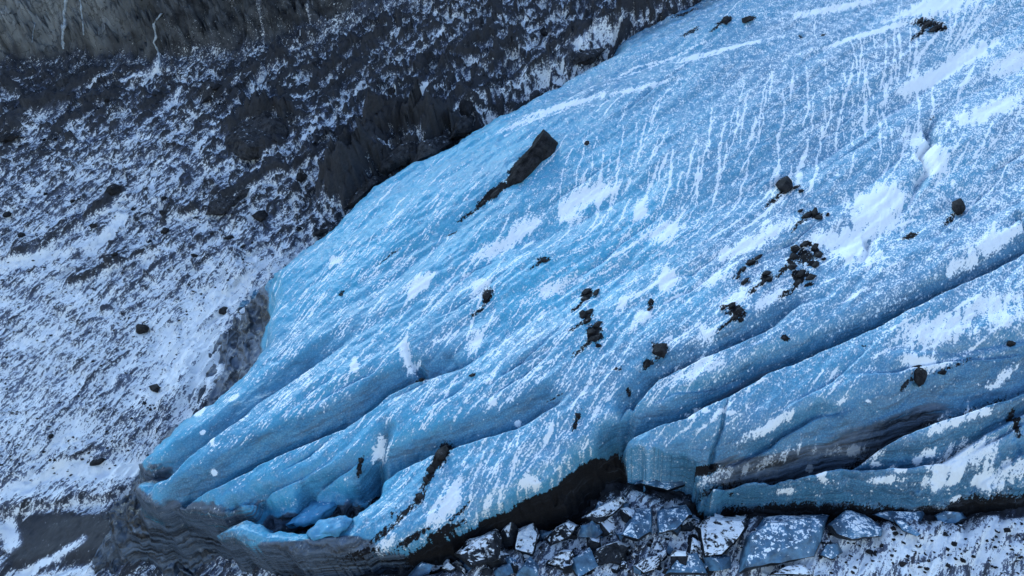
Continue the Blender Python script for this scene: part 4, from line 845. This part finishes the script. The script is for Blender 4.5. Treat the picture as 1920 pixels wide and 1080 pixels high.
# ---- collapsed ice blocks and rocks along the front
BLOCKS = [
    ([(1380, 1078), (1395, 1005), (1430, 970), (1490, 966), (1555, 967), (1542, 1000), (1530, 1045), (1450, 1062)], 2.4, 'B', 'largest collapsed ice slab with cracked snow on its flat top'),
    ([(1550, 985), (1585, 958), (1622, 965), (1657, 990), (1655, 1008), (1600, 1017), (1560, 1003)], 1.6, 'B', 'rounded white-topped ice block right of the largest slab'),
    ([(1633, 965), (1660, 957), (1735, 958), (1727, 990), (1690, 986)], 1.5, 'B', 'angular ice block under the right-hand front, beside the rounded white one'),
    ([(1672, 972), (1690, 975), (1732, 1004), (1725, 1010), (1690, 995)], .8, 'B', 'thin tilted ice slab leaning on the angular block'),
    ([(1750, 968), (1770, 956), (1805, 960), (1812, 972), (1795, 984), (1755, 985)], 1.2, 'B', 'small white-topped block at the right end of the collapsed row'),
    ([(1300, 985), (1330, 968), (1400, 970), (1406, 986), (1380, 1022), (1352, 1048), (1316, 1050)], 2.0, 'R', 'snow-speckled dark block left of the largest ice slab'),
    ([(1245, 1078), (1262, 1050), (1288, 1034), (1310, 1032), (1322, 1052), (1330, 1079)], 1.6, 'B', 'pale ice block at the bottom edge below the snow-speckled dark one'),
    ([(1160, 1006), (1190, 956), (1222, 951), (1224, 1000), (1196, 1016)], 2.2, 'B', 'left one of two pale upright ice blocks standing side by side'),
    ([(1229, 955), (1286, 947), (1298, 964), (1270, 996), (1231, 1004)], 2.0, 'B', 'right one of two pale upright ice blocks standing side by side'),
    ([(1090, 972), (1120, 950), (1170, 927), (1181, 938), (1150, 966), (1118, 986)], 1.6, 'R', 'long dark rock with a snowy top below the black hollow'),
    ([(1190, 908), (1215, 893), (1270, 880), (1312, 881), (1300, 908), (1250, 923)], 1.2, 'B', 'flat tilted ice slab wedged in the hollow of the front'),
    ([(1090, 1062), (1115, 1030), (1160, 1012), (1185, 1022), (1170, 1048), (1120, 1064)], 1.4, 'R', 'long snow-topped rock left of the two upright ice blocks'),
    ([(960, 1035), (968, 992), (1000, 980), (1012, 1000), (1000, 1045)], 1.5, 'R', 'upright dark block split by snow in the middle of the rubble'),
    ([(1018, 1010), (1040, 990), (1066, 975), (1085, 985), (1070, 1008), (1030, 1026)], 1.4, 'R', 'angular dark block between the upright block and the long rock'),
    ([(850, 1040), (880, 1010), (930, 992), (942, 1010), (935, 1050), (880, 1066)], 2.0, 'R', 'bulky snow-dusted dark rock at the left of the rubble'),
    ([(1020, 1058), (1050, 1032), (1075, 1030), (1085, 1050), (1060, 1072)], 1.2, 'R', 'snowy block in front of the rubble row below the hollow'),
    ([(770, 1060), (800, 1040), (842, 1034), (850, 1056), (810, 1078)], 1.2, 'R', 'low snow-dusted rock at the left end of the rubble'),
    ([(1186, 1062), (1210, 1044), (1240, 1040), (1238, 1066), (1205, 1078)], 1.1, 'R', 'small snow-topped rock left of the pale block at the bottom edge'),
    ([(1440, 1078), (1470, 1060), (1510, 1058), (1530, 1079)], 1.0, 'R', 'snowy rock at the bottom edge under the largest ice slab'),
    ([(1535, 1042), (1548, 1020), (1572, 1016), (1582, 1036), (1560, 1052)], 1.0, 'B', 'small grey ice chunk between the largest slab and the rounded block')]
for i, (P, rel, ty, lab) in enumerate(BLOCKS):
    tag(solid('ice_block' if ty == 'B' else 'rock_block', P, rel * 1.25, M_ICEBLOCK if ty == 'B' else M_SNOWROCK, 'both', seed=500 + i, rough=.035, cuts=3, top=.8, sink=.8, tilt=.45), lab, 'ice block' if ty == 'B' else 'rock')

# ---- lobes and shards of the glacier's own edge
LOBES = [([(535, 985), (560, 958), (585, 938), (612, 925), (645, 930), (640, 950), (592, 984), (556, 993)], 2.0), ([(575, 1001), (600, 975), (640, 967), (668, 972), (655, 990), (628, 1008), (590, 1010)], 1.6)]
for q, (P, rel) in enumerate(LOBES):
    solid('ice_lobe', P, rel, M_LOBE, 'ice', cuts=3, rough=.07, top=.55, seed=q, smooth=True, soften=.08, parent=glacier, sink=.9)

# ---- loose stones: a few hundred on their own, the rest one bed of gravel
protos = []
for i in range(7):
    rg = random.Random(900 + i)
    pts = [Vector((rg.gauss(0, 1), rg.gauss(0, 1), rg.gauss(0, 1))).normalized() for _ in range(11)]
    pts = [Vector((p.x * rg.uniform(.7, 1.1), p.y * rg.uniform(.6, 1.), p.z * .6)) for p in pts]
    protos.append(hull_mesh('stone', pts, 1, .03, M_ROCK if i % 3 else M_SNOWROCK, False, i))
def scatter(px0, py0, px1, py1, n, which, slab, grp, smin, smax):
    c = 0
    while c < n:
        px, py = RNG.uniform(px0, px1), RNG.uniform(py0, py1); h = GB
        h = GB if py < 960 else float(front_h(px)); u, v = at([(px, py)], h)[0]
        if gl.sample(sF, u, v) > -1.0 and gl.u[0] < u < gl.u[-1] and v < gl.v[-1]: c += .2; continue
        h = float(gg.sample(GH, u, v))
        o = bpy.data.objects.new('stone', protos[int(RNG.integers(7))]); COL.objects.link(o)
        s = smin * (smax / smin) ** (RNG.random() ** 2.2)
        o.location = world(u, v, h + .15 * s); o.rotation_euler = (RNG.uniform(-.4, .4), RNG.uniform(-.4, .4), RNG.uniform(0, 6.28)); o.scale = (s, s * RNG.uniform(.7, 1.2), s)
        tag(o, slab, 'stone', grp); c += 1
scatter(0, 180, 640, 560, 90, 'ground', 'small dark stone scattered on the snow-dusted upper scree slope', 'stones on the upper scree', .35, 1.1)
scatter(0, 540, 400, 900, 45, 'ground', 'small dark stone scattered on the lower snowfield beside the snout', 'stones on the lower snowfield', .25, .7)
scatter(1560, 985, 1918, 1078, 60, 'ground', 'small dark stone on the snowy ground at the bottom right', 'stones on the snowy ground', .22, .6)
scatter(640, 1000, 1560, 1078, 60, 'ground', 'loose stone lying between the fallen blocks along the ice front', 'stones between the fallen blocks', .35, 1.5)

bprotos = []
for i in range(6):
    rg = random.Random(950 + i)
    pts = [Vector((sx * rg.uniform(.6, 1.1), sy * rg.uniform(.45, .8), sz * rg.uniform(.3, .7))) for sx in (-1, 1) for sy in (-1, 1) for sz in (-1, 1)] + [Vector((rg.uniform(-.8, .8), rg.uniform(-.6, .6), rg.uniform(.4, .9))) for _ in range(3)]
    bprotos.append(hull_mesh('rubble_block', pts, 2, .03, M_SNOWROCK if i % 3 else M_ICEBLOCK, False, 60 + i))
n_ = 0
while n_ < 70:
    px = RNG.uniform(760, 1400); py = RNG.uniform(max(1000 - max(px - 800, 0) * .18, 950), 1082); u, v = at([(px, py)], float(front_h(px)))[0]
    if gl.sample(sF, u, v) > .6: n_ += .1; continue
    s_ = .55 * 3.4 ** (RNG.random() ** 1.5)
    o = bpy.data.objects.new('rubble_block', bprotos[int(RNG.integers(6))]); COL.objects.link(o)
    o.location = world(u, v, float(gg.sample(GH, u, v)) + .25 * s_); o.rotation_euler = (RNG.uniform(-.7, .7), RNG.uniform(-.7, .7), RNG.uniform(0, 6.28)); o.scale = (s_, s_, s_)
    tag(o, 'angular snow-dusted block in the jumble below the black hollow', 'rock', 'rubble below the ice front'); n_ += 1
gm = []
gverts = np.array([v.co[:] for v in protos[1].vertices]); gf = np.array([p.vertices[:] for p in protos[1].polygons])
N = 3000
q = np.column_stack([RNG.uniform(-100, 1000, N), RNG.uniform(60, 900, N)]); q[2600:] = np.column_stack([RNG.uniform(450, 2000, N - 2600), RNG.uniform(975, 1100, N - 2600)])
uv = at(q, np.where(q[:, 1] > 960, front_h(q[:, 0]), GB)); ok = gl.sample(sF, uv[:, 0], uv[:, 1]) < -1.0; ok |= uv[:, 0] < gl.u[0]
uv = uv[ok]; h = gg.sample(GH, uv[:, 0], uv[:, 1]); base = world(uv[:, 0], uv[:, 1], h)
s = .12 * 3.2 ** RNG.random(len(uv)); an = RNG.uniform(0, 6.28, len(uv)); ca_, sa_ = np.cos(an), np.sin(an)
vx = gverts[None, :, 0] * ca_[:, None] - gverts[None, :, 1] * sa_[:, None]; vy = gverts[None, :, 0] * sa_[:, None] + gverts[None, :, 1] * ca_[:, None]
VV = np.stack([vx, vy, np.broadcast_to(gverts[None, :, 2], vx.shape)], -1) * s[:, None, None] + base[:, None, :]
FF = gf[None] + (np.arange(len(uv)) * len(gverts))[:, None, None]
me = bpy.data.meshes.new('gravel'); me.vertices.add(VV.size // 3); me.vertices.foreach_set('co', VV.astype(np.float32).ravel())
me.loops.add(FF.size); me.loops.foreach_set('vertex_index', FF.astype(np.int32).ravel()); me.polygons.add(FF.size // 3); me.polygons.foreach_set('loop_start', np.arange(0, FF.size, 3, dtype=np.int32)); me.update(calc_edges=True)
me.materials.append(M_ROCK); o = bpy.data.objects.new('gravel', me); COL.objects.link(o)
tag(o, 'fine dark gravel strewn over the snowy slope', 'gravel', kind='stuff')
print('TRIS', sum(len(o.data.loop_triangles) or len(o.data.polygons) for o in scn.objects if o.type == 'MESH'))
